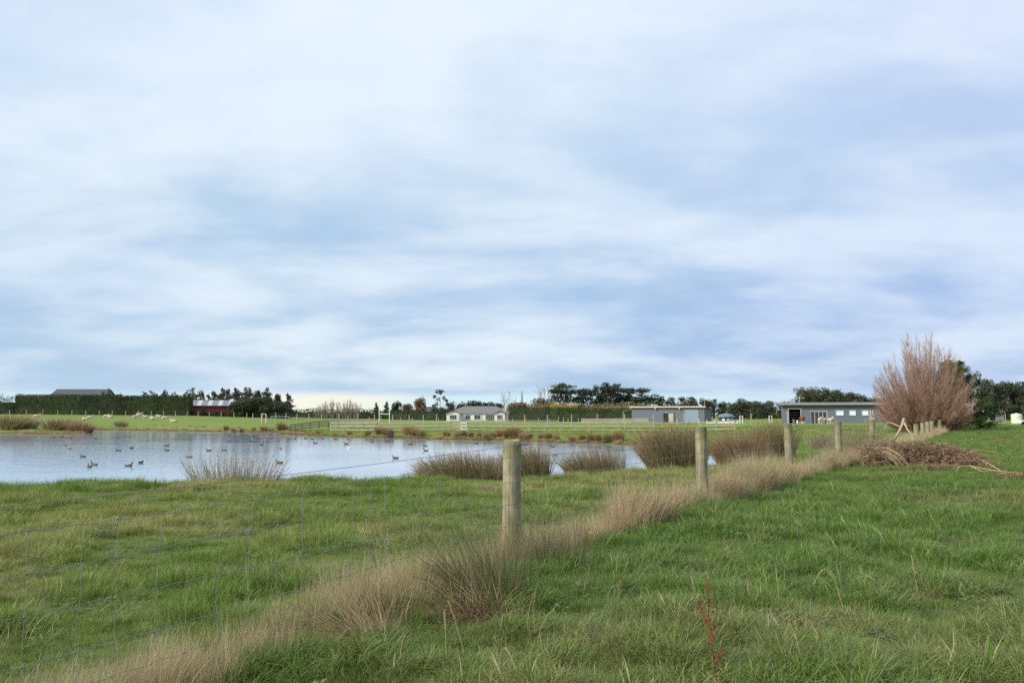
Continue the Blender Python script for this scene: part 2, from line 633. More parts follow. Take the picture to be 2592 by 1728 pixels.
def build_ground():
    na, rr = 900, [0.0]
    r = 0.4
    rings = []
    while r < 5200:
        rings.append(r)
        r *= 1.026 if r < 320 else 1.12
        r += 0.02
    rings = np.array(rings)
    ang = np.linspace(0, 2 * math.pi, na, endpoint=False)
    X = rings[:, None] * np.sin(ang)[None, :]
    Y = rings[:, None] * np.cos(ang)[None, :]
    Z = height(X, Y)
    v = np.concatenate([[[0, 0, 0.0]], np.stack([X, Y, Z], 2).reshape(-1, 3)])
    k = len(rings)
    i = np.arange(k - 1)[:, None] * na + 1
    j = np.arange(na)[None, :]
    j2 = (j + 1) % na
    q = np.stack([i + j, i + j2, i + na + j2, i + na + j], 2).reshape(-1, 4)[:, ::-1]
    me = bpy.data.meshes.new('ground')
    faces = q.tolist() + [(0, 1 + (a + 1) % na, 1 + a)[::-1] for a in range(na)]
    me.from_pydata(v, [], faces)
    me.polygons.foreach_set('use_smooth', np.ones(len(me.polygons), bool))
    me.materials.append(m_ground)
    me.update()
    tag(link('ground', me), kind='structure')


def build_water():
    m = bpy.data.materials.new('pond_water')
    m.use_nodes = True
    nt = m.node_tree
    b = nt.nodes['Principled BSDF']
    b.inputs['Base Color'].default_value = (0.27, 0.345, 0.43, 1)
    b.inputs['Roughness'].default_value = 0.06
    b.inputs['IOR'].default_value = 1.33
    b.inputs['Specular IOR Level'].default_value = 0.5
    g = N(nt, 'ShaderNodeNewGeometry')
    mp = N(nt, 'ShaderNodeMapping')
    mp.inputs['Rotation'].default_value = (0, 0, R(12))
    mp.inputs['Scale'].default_value = (1.0, 2.3, 1)
    nt.links.new(g.outputs['Position'], mp.inputs[0])
    n1 = N(nt, 'ShaderNodeTexNoise', i_Scale=3.2, i_Detail=3.0, i_Roughness=0.55)
    n2 = N(nt, 'ShaderNodeTexNoise', i_Scale=0.055, i_Detail=3.0)
    nt.links.new(mp.outputs[0], n1.inputs['Vector'])
    nt.links.new(g.outputs['Position'], n2.inputs['Vector'])
    n4 = N(nt, 'ShaderNodeTexNoise', i_Scale=0.85, i_Detail=2.0, i_Roughness=0.5)
    nt.links.new(mp.outputs[0], n4.inputs['Vector'])
    hgt = mth(nt, 'MULTIPLY_ADD', n1.outputs[0], 0.30, mth(nt, 'MULTIPLY', n4.outputs[0], 1.5))
    bp = N(nt, 'ShaderNodeBump', i_Distance=0.06)
    nt.links.new(maprange(nt, n2.outputs[0], 0.38, 0.62, 0.06, 0.17), bp.inputs['Strength'])
    nt.links.new(hgt, bp.inputs['Height'])
    nt.links.new(bp.outputs[0], b.inputs['Normal'])
    c = pond.mean(0)
    dirs = pond - c
    rim = pond + dirs / np.linalg.norm(dirs, axis=1)[:, None] * 2.0
    # keep the sheet inside the basin: it is a plain slab just larger than the shoreline box
    x0, x1 = pond[:, 0].min() - 3, pond[:, 0].max() + 3
    y0, y1 = pond[:, 1].min() - 2, pond[:, 1].max() + 3
    mb = MB()
    mb.add([(x0, y0, WATER), (x1, y0, WATER), (x1, y1, WATER), (x0, y1, WATER)], [(0, 1, 2, 3)])
    tag(mb.build('pond_water', m), kind='structure')


build_ground()
build_water()

# ------------------------------------------------------------------ netting fence in the foreground
def post_extra(nt, vec, c):
    g = N(nt, 'ShaderNodeNewGeometry')
    st = N(nt, 'ShaderNodeMapping')
    st.inputs['Scale'].default_value = (38, 38, 1.6)
    nt.links.new(vec, st.inputs[0])
    n = N(nt, 'ShaderNodeTexNoise', i_Scale=1.0, i_Detail=5.0, i_Roughness=0.65)
    nt.links.new(st.outputs[0], n.inputs['Vector'])
    c = mixc(nt, maprange(nt, n.outputs[0], 0.50, 0.62, 0, 0.8), c, (0.13, 0.11, 0.07))
    n2 = N(nt, 'ShaderNodeTexNoise', i_Scale=3.2, i_Detail=4.0)
    nt.links.new(vec, n2.inputs['Vector'])
    c = mixc(nt, maprange(nt, n2.outputs[0], 0.52, 0.70, 0, 0.75), c, (0.22, 0.25, 0.05))     # algae
    sp = N(nt, 'ShaderNodeSeparateXYZ')
    nt.links.new(vec, sp.inputs[0])
    top = mth(nt, 'ADD', sp.outputs[2], mth(nt, 'MULTIPLY', n2.outputs[0], 0.25))
    return mixc(nt, maprange(nt, top, 1.27, 1.40, 0, 0.72), c, (0.12, 0.13, 0.06))            # mossy weathered head


m_post = mat('weathered_pine', (0.37, 0.33, 0.215), (0.20, 0.18, 0.11), scale=5, rough=0.9, bump=0.6, bscale=26, stretch=(1, 1, 1), extra=post_extra, spec=0.15)
def grain(m):
    nt = m.node_tree
    tc = N(nt, 'ShaderNodeTexCoord')
    mp = N(nt, 'ShaderNodeMapping')
    mp.inputs['Scale'].default_value = (30, 30, 1.3)
    nt.links.new(tc.outputs['Object'], mp.inputs[0])
    n = N(nt, 'ShaderNodeTexNoise', i_Scale=1.0, i_Detail=6.0, i_Roughness=0.7)
    nt.links.new(mp.outputs[0], n.inputs['Vector'])
    bp = N(nt, 'ShaderNodeBump', i_Strength=1.0, i_Distance=0.012)
    nt.links.new(n.outputs[0], bp.inputs['Height'])
    nt.links.new(bp.outputs[0], nt.nodes['Principled BSDF'].inputs['Normal'])


grain(m_post)
m_wire = mat('galvanised_wire', (0.25, 0.26, 0.26), (0.18, 0.18, 0.18), scale=8, rough=0.55, metal=0.4)
m_lichen = mat('pale_lichen', (0.62, 0.62, 0.48), (0.40, 0.42, 0.28), scale=30, rough=0.95)


def post_mesh(name, rad, hgt, seed, n=20):
    r = np.random.default_rng(seed)
    mb = MB()
    zs = [-0.3, 0.0, 0.3, 0.6, 0.9, hgt - 0.03, hgt - 0.006, hgt]
    rs = [1.02, 1.0, 1.0, 0.99, 0.985, 0.985, 0.965, 0.90]
    ph = r.uniform(0, 6)
    a = np.linspace(0, 2 * math.pi, n, endpoint=False)
    V = []
    for z, q in zip(zs, rs):
        rr = rad * q * (1 + 0.02 * np.sin(2 * a + ph) + 0.012 * np.sin(5 * a + ph * 2))
        V.append(np.stack([rr * np.cos(a), rr * np.sin(a), z + (0.012 * np.cos(a + ph) if z > 1 else 0) * np.ones(n)], 1))
    F = []
    for i in range(len(zs) - 1):
        for j in range(n):
            F.append((i * n + j, i * n + (j + 1) % n, (i + 1) * n + (j + 1) % n, (i + 1) * n + j))
    k = len(zs)
    V.append(np.array([[0, 0, hgt + 0.002]]))
    F += [((k - 1) * n + j, (k - 1) * n + (j + 1) % n, k * n) for j in range(n)]
    mb.add(np.concatenate(V), F)
    me = mb.mesh(name, m_post, smooth=True)
    return me


def wire_fence():
    root = thing('netting_fence', 'farm netting fence on round wooden posts running along the foreground paddock', 'fence', (P1[0], P1[1], 0))
    ts = [-6.2, 0.0, 6.12, 12.5, 18.9, 25.9]
    gz = {}

    def base(t):
        x, y = fpos(t)
        return float(land(np.array([x]), np.array([y]))[0])
    labels = {0: 'nearest fence post with mossy top and strained wire', 1: 'second fence post, pale front with green streak', 2: 'third fence post standing in dry grass', 3: 'fourth fence post from the camera'}
    tops = [1.22, 1.22, 1.31, 1.31, 1.28, 1.26]
    for k, t in enumerate(ts):
        x, y = fpos(t)
        me = post_mesh('post', 0.094 if k != 2 else 0.098, 1.245 if k < 2 else 1.30, k + 3)
        o = link('post', me, root, (x - P1[0], y - P1[1], base(t) - 0.02), rz=k * 1.7)
        o.rotation_euler = (R([0, 0.4, -1.0, 0.9, -0.7, 1.2][k]), R([0, -0.5, 0.9, -1.1, 1.0, -0.8][k]), k * 1.7)
    # the closer row of stout posts past the brush heap
    for k, px in enumerate((2319, 2336, 2348, 2359, 2379, 2399, 2413, 2426)):
        a = ray(px, 1085)[0]
        t = (P1[1] * a - P1[0]) / (FDIR[0] - a * FDIR[1])
        x, y = fpos(t)
        me = post_mesh('post', 0.13, 1.0, k + 30, 12)
        link('post', me, root, (x - P1[0], y - P1[1], hz(x, y) - 0.05), rz=k)
    for k, t in enumerate((92, 100, 108, 116, 125)):
        x, y = fpos(t)
        link('post', post_mesh('post', 0.10, 1.25, k + 50, 10), root, (x - P1[0], y - P1[1], hz(x, y) - 0.05))

    def ground_line(t):
        return np.interp(t, [-8, -6.2, 0, 6, 30, 60], [-0.20, -0.16, 0.0, 0.03, 0.02, 0.0])
    L = Vector((math.cos(FA), -math.sin(FA)))         # right normal of the fence, the camera's side
    off = 0.100
    t0, t1, dt = -7.0, 30.0, 0.235
    st = np.arange(t0, t1, dt)
    st = st + RNG.normal(0, 0.012, len(st))
    levels = [1.06, 0.84, 0.615, 0.395, 0.20, 0.06]
    for li, z in enumerate([1.185] + levels):
        tt = np.arange(t0, t1 + (30 if li == 0 else 0), dt / 4)
        wav = 0.006 * np.sin(tt * 2 * math.pi / dt + li) + 0.018 * np.sin(tt * 0.9 + li * 2.1) * np.exp(-li * 0.1) if li else 0 * tt
        sag = -0.02 * np.sin(np.clip((tt % 6.2) / 6.2, 0, 1) * math.pi)
        zz = z + ground_line(tt) + wav + sag
        pts = np.stack([FDIR[0] * tt + L[0] * off, FDIR[1] * tt + L[1] * off, zz], 1)
        mb = MB()
        mb.tube(pts, 0.0021 if li else 0.0020, 4)
        if li:
            for t in st:
                c = np.array([FDIR[0] * t + L[0] * off, FDIR[1] * t + L[1] * off, float(np.interp(t, tt, zz))])
                s = 0.0062
                mb.add(c + np.array([(s, 0, 0), (0, s, 0), (-s, 0, 0), (0, -s, 0), (0, 0, s * 1.6), (0, 0, -s * 1.6)]),
                       [(0, 1, 4), (1, 2, 4), (2, 3, 4), (3, 0, 4), (1, 0, 5), (2, 1, 5), (3, 2, 5), (0, 3, 5)])
        mb.build('line_wire', m_wire, root, smooth=True)
    mes = []
    for k in range(4):
        r = np.random.default_rng(k)
        mb = MB()
        zz = np.linspace(0.05, 1.062, 8)
        mb.tube(np.stack([r.normal(0, 0.004, 8), r.normal(0, 0.002, 8), zz], 1), 0.0017, 3)
        mes.append(mb.mesh('stay_wire', m_wire))
    for k, t in enumerate(st):
        o = link('stay_wire', mes[k % 4], root, (FDIR[0] * t + L[0] * (off + 0.003), FDIR[1] * t + L[1] * (off + 0.003), float(ground_line(t))))
        o.rotation_euler = (RNG.normal(0, 0.012), RNG.normal(0, 0.018), 0)
    # twisted end of the strained top wire
    mb = MB()
    p = np.array([L[0] * off, L[1] * off, 1.19])
    d = np.array([FDIR[0], FDIR[1], 0.02])
    mb.tube([p - d * 0.05, p + d * 0.05, p + d * 0.16], 0.006, 6)
    mb.build('wire_end', m_wire, root)
    # crust of lichen on the nearest post head
    mb = MB()
    r = np.random.default_rng(4)
    for k in range(26):
        a, q = r.uniform(-0.4, 2.2), r.uniform(0.02, 0.085)
        c = np.array([q * math.cos(a), q * math.sin(a), 1.228])
        s = r.uniform(0.004, 0.010)
        mb.add(c + np.array([(s, 0, 0), (0, s, 0), (-s, 0, 0), (0, -s, 0), (0, 0, s)]), [(0, 1, 4), (1, 2, 4), (2, 3, 4), (3, 0, 4)])
    mb.build('lichen', m_lichen, root)


wire_fence()

# ------------------------------------------------------------------ grass
GR = [(0.095, 0.180, 0.026), (0.145, 0.240, 0.038), (0.195, 0.285, 0.052), (0.120, 0.210, 0.032), (0.27, 0.335, 0.080), (0.165, 0.255, 0.044), (0.44, 0.40, 0.20)]
GY = [(0.27, 0.31, 0.075), (0.36, 0.36, 0.11), (0.44, 0.38, 0.17), (0.22, 0.27, 0.06)]
m_grass_s = leafmat('short_pasture_blades', GR, 0.35, 0.5, attr='tone', patch_cols=GY)
GL = [(0.060, 0.138, 0.020), (0.102, 0.205, 0.030), (0.155, 0.265, 0.042), (0.085, 0.175, 0.026), (0.215, 0.31, 0.058), (0.122, 0.230, 0.034), (0.072, 0.155, 0.024), (0.42, 0.37, 0.18)]
GLY = [(0.19, 0.22, 0.05), (0.26, 0.255, 0.085), (0.15, 0.195, 0.042), (0.44, 0.37, 0.19)]
m_grass_l = leafmat('long_grass_blades', GL, 0.35, 0.42, attr='tone', patch_cols=GLY, spec=0.35)
DRY = [(0.66, 0.52, 0.31), (0.42, 0.30, 0.165), (0.78, 0.66, 0.43), (0.26, 0.175, 0.095), (0.56, 0.43, 0.25), (0.72, 0.60, 0.38)]
DRY2 = [(0.30, 0.30, 0.13), (0.40, 0.36, 0.18), (0.24, 0.26, 0.10), (0.46, 0.38, 0.22)]
m_dry = leafmat('dry_grass_blades', DRY, 0.35, 0.7, attr='tone', patch_cols=DRY2)

c_short = tuft_set('short_tuft', [tuft_mesh('short_tuft', m_grass_s, 60, 0.10, 0.022, 0.070, 0.0036, 0.25, 1.0, 3, k) for k in range(5)] +
                   [tuft_mesh('short_tuft', m_grass_s, 64, 0.065, 0.045, 0.125, 0.0036, 0.3, 1.0, 3, 20 + k) for k in range(3)])
c_long = tuft_set('long_tuft', [tuft_mesh('long_tuft', m_grass_l, 56, 0.11, 0.07, 0.19, 0.0044, 0.4, 1.0, 4, 40 + k, 0.14, (0.28, 0.18)) for k in range(5)] +
                  [tuft_mesh('long_tuft', m_grass_l, 34, 0.05, 0.12, 0.26, 0.0075, 0.35, 1.0, 4, 60 + k, 0.20, (0.25, 0.12)) for k in range(3)])
c_dry = tuft_set('dry_tuft', [tuft_mesh('dry_tuft', m_dry, 80, 0.12, 0.14, 0.42, 0.0026, 0.08, 0.62, 4, 80 + k, 0.06, (-0.10, 0.02)) for k in range(4)] +
                 [tuft_mesh('dry_tuft', m_dry, 30, 0.10, 0.30, 0.62, 0.0026, 0.05, 0.45, 4, 90 + k, 0.05, (-0.12, 0.0)) for k in range(3)])
c_dead = tuft_set('fallen_stalk', [tuft_mesh('fallen_stalk', m_dry, 9, 0.10, 0.12, 0.36, 0.0032, 0.6, 1.0, 4, 120 + k, 0.22, (0.3, 0.1)) for k in range(4)])


def polar_points(r0, r1, dens, half=0.72, seed=0):
    r = np.random.default_rng(seed)
    n = int(half * (r1 * r1 - r0 * r0) * dens)
    q = np.sqrt(r.uniform(r0 * r0, r1 * r1, n))
    a = r.uniform(-half, half, n)
    return q * np.sin(a), q * np.cos(a)


CLEAR = [(*at_z(1160, 1565, 0.0), 0.27), (*at_z(850, 1650, -0.05), 0.12)]


def open_ground(x, y):
    m = np.ones(len(x), bool)
    for cx, cy, rr in CLEAR:
        m &= np.hypot((x - cx), (y - cy)) > rr * (0.75 + 0.5 * fbm(x * 4, y * 4, 9, 2))
    return m


def grasses():
    bands = [(1.0, 7, 300, 1.0), (7, 12, 185, 1.1), (12, 20, 90, 1.35), (20, 34, 38, 1.8), (34, 62, 13, 2.6), (62, 118, 3.2, 4.2)]
    r = np.random.default_rng(3)
    A, B, D = [], [], []
    for k, (a, b, den, sc) in enumerate(bands):
        x, y = polar_points(a, b, den, 1.2 if b < 13 else 0.85, seed=100 + k)
        d = pond_sd(x, y)
        s = fside(x, y)
        clump = np.clip((fbm(x * 2.1, y * 2.1, 61, 3) - 0.5) * 1.9 + 0.5, 0, 1)
        patch = fbm(x * 0.35, y * 0.35, 71, 3)
        # grazed side of the fence
        w = (s < 0.30) & (d > 0.15) & (r.uniform(0, 1, len(x)) < 0.78 + 0.8 * clump)
        far = (y > 55) & (x / y < 0.33)
        n = w.sum()
        size = sc * (0.55 + 1.15 * clump[w] ** 2.0) * r.uniform(0.8, 1.25, n) * np.where(far[w], 0.75, 1.0)
        tall = (clump[w] > 0.60) & (r.uniform(0, 1, n) < 0.55)
        idx = np.where(tall, 5 + r.integers(0, 3, n), r.integers(0, 5, n))
        tone = np.clip((patch[w] - 0.47) * 4 + r.normal(0.12, 0.28, n), 0, 1)
        A.append((x[w], y[w], size, idx, tone, sc))
        # ungrazed side
        w = (s > 0.26) & (d > 0.2) & open_ground(x, y) & (r.uniform(0, 1, len(x)) < 0.40 + 1.15 * clump)
        n = w.sum()
        shorter = sstep(9, 26, np.hypot(x[w], y[w]))
        size = sc * (0.46 + 0.72 * clump[w]) * r.uniform(0.8, 1.2, n) * (1.0 - 0.45 * shorter)
        idx = np.where(r.uniform(0, 1, n) < 0.32 * (clump[w] > 0.48), 5 + r.integers(0, 3, n), r.integers(0, 5, n))
        edge = sstep(2.0, 5.5, s[w]) * 0.10
        tone = np.clip((patch[w] - 0.53) * 2.6 + edge + 0.22 * shorter + r.normal(0.04, 0.24, n), 0, 1)
        B.append((x[w], y[w], size, idx, tone, sc))

    def emit(name, lst, coll, label, swirl=False):
        x = np.concatenate([q[0] for q in lst])
        y = np.concatenate([q[1] for q in lst])
        sz = np.concatenate([q[2] for q in lst])
        ix = np.concatenate([q[3] for q in lst])
        tn = np.concatenate([q[4] for q in lst])
        z = height(x, y)
        n = len(x)
        rz = (fbm(x * 0.45, y * 0.45, 55, 2) - 0.5) * 7 + r.normal(0, 1.4, n) if swirl else r.uniform(0, 6.28, n)
        rot = np.stack([r.normal(0, 0.12, n), r.normal(0, 0.12, n), rz], 1)
        scl = np.stack([sz, sz, np.minimum(sz * r.uniform(0.8, 1.2, n), 2.2)], 1)
        scatter(name, np.stack([x, y, z], 1), rot, scl, ix, tn, coll, label, 'grass')
    emit('short_grass', A, c_short, 'short grazed green grass between the netting fence and the pond')
    emit('long_grass', B, c_long, 'long lush green grass in the paddock right of the fence', True)

    # strip of dry uncut grass under the fence
    n = 9500
    t = np.concatenate([r.uniform(-7.5, 30, n), r.uniform(30, 120, 2500)])
    n = len(t)
    thick = fbm(t * 1.3, t * 0 + 3.3, 81, 3)
    keep = r.uniform(0, 1, n) < np.clip((thick - 0.22) * 3.0, 0.30, 1) * np.interp(t, [-7, -2.2, -0.8, 1.2, 2.4, 7, 30], [0.46, 0.42, 0.42, 0.45, 0.8, 0.95, 1])
    t, thick = t[keep], thick[keep]
    n = len(t)
    o = r.normal(0.04, 0.13, n) + np.where(t < -2, r.normal(0.03, 0.10, n), 0)
    x = P1[0] + FDIR[0] * t + math.cos(FA) * o
    y = P1[1] + FDIR[1] * t - math.sin(FA) * o
    far = np.clip((t - 10) / 40, 0, 1)
    hs = np.interp(t, [-7, -4, -1, 1, 2.2, 3.2, 4.6, 6, 9, 11, 13, 20, 26, 60], [0.72, 0.72, 0.85, 0.80, 1.1, 1.4, 1.1, 0.95, 1.45, 1.1, 0.9, 0.95, 1.1, 1.1])
    sz = (0.45 + 0.85 * thick) * r.uniform(0.6, 1.35, n) * hs
    z = height(x, y)
    idx = np.where(r.uniform(0, 1, n) < 0.22, 4 + r.integers(0, 3, n), r.integers(0, 4, n))
    tone = np.clip(r.normal(0.20, 0.35, n) + np.where(o < -0.10, 0.35, 0) + 0.9 * (fbm(t * 1.4, t * 0 + 8, 83, 2) - 0.5), 0, 1)
    rot = np.stack([r.normal(0, 0.13, n), r.normal(0, 0.13, n), r.uniform(-3.1, 3.1, n)], 1)
    wid = sz * (1 + 1.2 * far)
    scatter('dry_grass', np.stack([x, y, z], 1), rot, np.stack([wid, wid, sz], 1), idx, tone, c_dry, 'strip of tall dry tan grass along the foot of the netting fence', 'grass')

    # bleached stalks lying in both paddocks
    x, y = polar_points(3.0, 18, 5.5, seed=400)
    k = fbm(x * 0.7, y * 0.7, 91, 3)
    w = (k > 0.47) & (pond_sd(x, y) > 1)
    x, y = x[w], y[w]
    n = len(x)
    rot = np.stack([r.normal(0, 0.2, n), r.normal(0, 0.2, n), r.uniform(-1.5, 1.5, n)], 1)
    sz = r.uniform(0.5, 1.1, n)
    scatter('dead_stalks', np.stack([x, y, height(x, y) + 0.03], 1), rot, np.stack([sz] * 3, 1), r.integers(0, 4, n), r.uniform(0, 0.5, n), c_dead, 'bleached dead grass stalks lying among the green blades', 'grass')

    # matted straw where old growth was trampled
    xs, ys = [], []
    for px, py, nn, sx, sy in ((1000, 1460, 300, 0.75, 0.16), (690, 1455, 140, 0.30, 0.14), (1040, 1350, 110, 0.35, 0.2), (560, 1350, 70, 0.25, 0.2), (2010, 1590, 160, 0.35, 0.15), (2330, 1500, 120, 0.4, 0.25),
                               (2480, 1380, 120, 0.5, 0.3), (1560, 1640, 110, 0.3, 0.15), (2250, 1690, 130, 0.35, 0.12), (1900, 1420, 90, 0.4, 0.25), (1180, 1240, 90, 0.6, 0.3), (330, 1270, 90, 0.6, 0.3)):
        cx, cy = at_z(px, py, 0.0)
        xs.append(r.normal(cx, sx, nn))
        ys.append(r.normal(cy, sy, nn))
    x, y = np.concatenate(xs), np.concatenate(ys)
    w = pond_sd(x, y) > 2.5
    x, y = x[w], y[w]
    n = len(x)
    rot = np.stack([r.normal(0, 0.5, n), r.normal(0, 0.5, n), r.uniform(-3.1, 3.1, n)], 1)
    sz = r.uniform(0.35, 0.75, n)
    scatter('matted_straw', np.stack([x, y, height(x, y) + 0.045], 1), rot, np.stack([sz, sz, sz * 0.5], 1), r.integers(0, 4, n), r.uniform(0, 0.45, n), c_dead, 'flattened patches of matted straw in the near paddocks', 'grass')

    # clover and other broad-leaved weeds low in the sward
    x, y = polar_points(2.6, 13, 9.0, seed=410)
    k = fbm(x * 0.9, y * 0.9, 93, 3)
    w = (k > 0.50) & (pond_sd(x, y) > 1.5)
    x, y = x[w], y[w]
    n = len(x)
    rot = np.stack([r.normal(0, 0.1, n), r.normal(0, 0.1, n), r.uniform(0, 6.28, n)], 1)
    sz = r.uniform(0.6, 1.25, n)
    scatter('broadleaf_weeds', np.stack([x, y, height(x, y) + 0.015], 1), rot, np.stack([sz] * 3, 1), r.integers(0, 3, n), r.uniform(0, 0.35, n), c_weed, 'low broad-leaved weeds and clover mixed into the near grass', 'weeds')

    # coarse rough grass on the far banks of the pond
    q = r.uniform(0, 1, 42000)
    x = r.uniform(-85, 24, 42000)
    y = r.uniform(50, 150, 42000)
    d = pond_sd(x, y)
    near_rim = np.exp(-np.clip(d - 0.2, 0, 99) / 0.9)
    mid = 0.07 * (d < 7) * fbm(x * 0.25, y * 0.25, 95, 3)
    w = (d > 0.1) & (q < near_rim * 0.9 + mid) & (y > 50)
    x, y, d = x[w], y[w], d[w]
    n = len(x)
    sz = r.uniform(0.5, 1.05, n)
    wd = sz * 2.6
    tone = np.clip(sstep(0.8, 3.0, d) * 0.9 + r.normal(0, 0.15, n), 0, 1)
    rot = np.stack([r.normal(0, 0.15, n), r.normal(0, 0.15, n), r.uniform(0, 6.28, n)], 1)
    scatter('bank_grass', np.stack([x, y, height(x, y)], 1), rot, np.stack([wd, wd, sz], 1), r.integers(0, 4, n), tone, c_bank, 'rough yellow-brown grass along the far edge of the pond', 'grass')


BK = [(0.44, 0.29, 0.11), (0.36, 0.23, 0.09), (0.50, 0.35, 0.15), (0.28, 0.18, 0.07)]
BK2 = [(0.17, 0.21, 0.05), (0.22, 0.24, 0.07), (0.28, 0.25, 0.09), (0.13, 0.18, 0.04)]
m_bank = leafmat('bank_grass_blades', BK, 0.3, 0.7, attr='tone', patch_cols=BK2)
c_bank = tuft_set('bank_tuft', [tuft_mesh('bank_tuft', m_bank, 60, 0.14, 0.12, 0.38, 0.010, 0.2, 0.8, 3, 140 + k) for k in range(4)])
def weed_mesh(seed):
    r = np.random.default_rng(seed)
    Q = []
    for i in range(26):
        a = r.uniform(0, 6.28)
        q = r.uniform(0.02, 0.10)
        c = np.array([math.cos(a) * q, math.sin(a) * q, r.uniform(0.02, 0.085)])
        d = np.array([math.cos(a), math.sin(a), r.uniform(-0.1, 0.4)])
        s = np.array([-math.sin(a), math.cos(a), r.uniform(-0.3, 0.3)])
        L, wd = r.uniform(0.018, 0.045), r.uniform(0.008, 0.016)
        Q.append([c - d * L * 0.5, c + s * wd, c + d * L, c - s * wd])
    mb = MB()
    mb.quads(np.array(Q))
    return mb.mesh('weed_rosette', m_weed)


m_weed = leafmat('clover_leaves', [(0.065, 0.125, 0.028), (0.095, 0.165, 0.040), (0.13, 0.20, 0.055)], 0.3, 0.45, attr='tone', patch_cols=[(0.22, 0.22, 0.07), (0.28, 0.24, 0.10), (0.16, 0.18, 0.05)])
c_weed = tuft_set('weed_rosette', [weed_mesh(170 + k) for k in range(3)])
grasses()

# ------------------------------------------------------------------ rushes
RUSH = [(0.085, 0.100, 0.030), (0.16, 0.15, 0.055), (0.34, 0.24, 0.125), (0.46, 0.33, 0.19), (0.13, 0.14, 0.045)]
RUSHB = [(0.32, 0.19, 0.105), (0.42, 0.27, 0.155), (0.24, 0.14, 0.075), (0.20, 0.17, 0.065), (0.48, 0.33, 0.20)]
RUSHG = [(0.075, 0.115, 0.045), (0.11, 0.15, 0.06), (0.20, 0.18, 0.09), (0.30, 0.23, 0.13), (0.09, 0.13, 0.05)]
RUSHP = [(0.40, 0.31, 0.21), (0.30, 0.22, 0.13), (0.20, 0.20, 0.08), (0.48, 0.38, 0.27), (0.14, 0.16, 0.06)]
m_rush = leafmat('rush_stems', RUSH, 0.1, 0.6)
m_rushb = leafmat('russet_rush_stems', RUSHB, 0.1, 0.7)
m_rushg = leafmat('green_rush_stems', RUSHG, 0.1, 0.5)
m_rushp = leafmat('pale_rush_stems', RUSHP, 0.1, 0.6)
m_thatch = leafmat('dead_rush_thatch', [(0.30, 0.19, 0.115), (0.40, 0.27, 0.16), (0.20, 0.13, 0.08), (0.48, 0.35, 0.22)], 0.1, 0.75)
m_seed = mat('rush_seed_heads', (0.16, 0.10, 0.06), (0.28, 0.18, 0.11), scale=9, rough=0.9)


def rush_meshes(n, rx, ry, h0, h1, spread, lean=(0, 0), thick=0.0026, seed=0, seeds=0.45, m=None, droop=0.16, seg=4, jit=0.19):
    r = np.random.default_rng(seed)
    mb, sb = MB(), MB()
    nn = 3
    for i in range(n):
        a = r.uniform(0, 2 * math.pi)
        q = math.sqrt(r.uniform(0, 1))
        bx, by = rx * q * math.cos(a), ry * q * math.sin(a)
        L = (h0 * 0.8 + (h1 - h0 * 0.8) * r.uniform(0, 1) ** 0.75) * (1.0 - 0.22 * q * q)
        sx = (bx / rx) * spread * r.uniform(0.5, 1.3) + r.normal(0, jit) + lean[0] * r.uniform(0.5, 1.3)
        sy = (by / ry) * spread * r.uniform(0.5, 1.3) + r.normal(0, jit) + lean[1] * r.uniform(0.5, 1.3)
        mag = math.hypot(sx, sy)
        up = 1.0 / math.sqrt(1 + mag * mag)
        t = np.linspace(0, 1, seg + 1)
        dr = droop * r.uniform(0.3, 1.6) * mag
        P = np.stack([bx + sx * up * L * (0.75 * t + 0.3 * t * t), by + sy * up * L * (0.75 * t + 0.3 * t * t), up * L * t - dr * L * t ** 2.5 - 0.05], 1)
        P[:, 2] = np.maximum(P[:, 2], 0.02 - 0.07 * (t < 0.1))
        w = thick * r.uniform(0.7, 1.35)
        rad = w * (1 - 0.75 * t)
        mb.tube(P, rad, nn, cap=False)
        if r.uniform() < seeds:
            k = r.uniform(0.80, 0.95)
            c = np.array([np.interp(k, t, P[:, j]) for j in range(3)]) + r.normal(0, 0.006, 3)
            s = r.uniform(1.3, 2.3) * thick
            sb.add(c + np.array([(s, 0, 0), (0, s, 0), (-s, 0, 0), (0, -s, 0), (0, 0, s * 1.7), (0, 0, -s * 1.7)]) + r.normal(0, s * 0.15, (6, 3)),
                   [(0, 1, 4), (1, 2, 4), (2, 3, 4), (3, 0, 4), (1, 0, 5), (2, 1, 5), (3, 2, 5), (0, 3, 5)])
    a = mb.mesh('stems', m or m_rush)
    b = sb.mesh('seed_heads', m_seed) if sb.n else None
    return a, b


def rush(label, x, y, meshes, z=None, rz=0.0, sc=None, group=None, name='rush_clump', cat='rush clump'):
    root = thing(name, label, cat, (x, y, hz(x, y) if z is None else z), rz, group, sc)
    link('stems', meshes[0], root)
    if meshes[1]:
        tag(link('seed_heads', meshes[1], root), kind='stuff')
    return root


def brow(px, d):
    """point on the near bank, d metres short of the water"""
    a = ray(px, 1090)[0]
    Ys = np.linspace(12, 48, 1400)
    k = int(np.argmax(pond_sd(a * Ys, Ys) < d))
    return a * Ys[k], float(Ys[k])


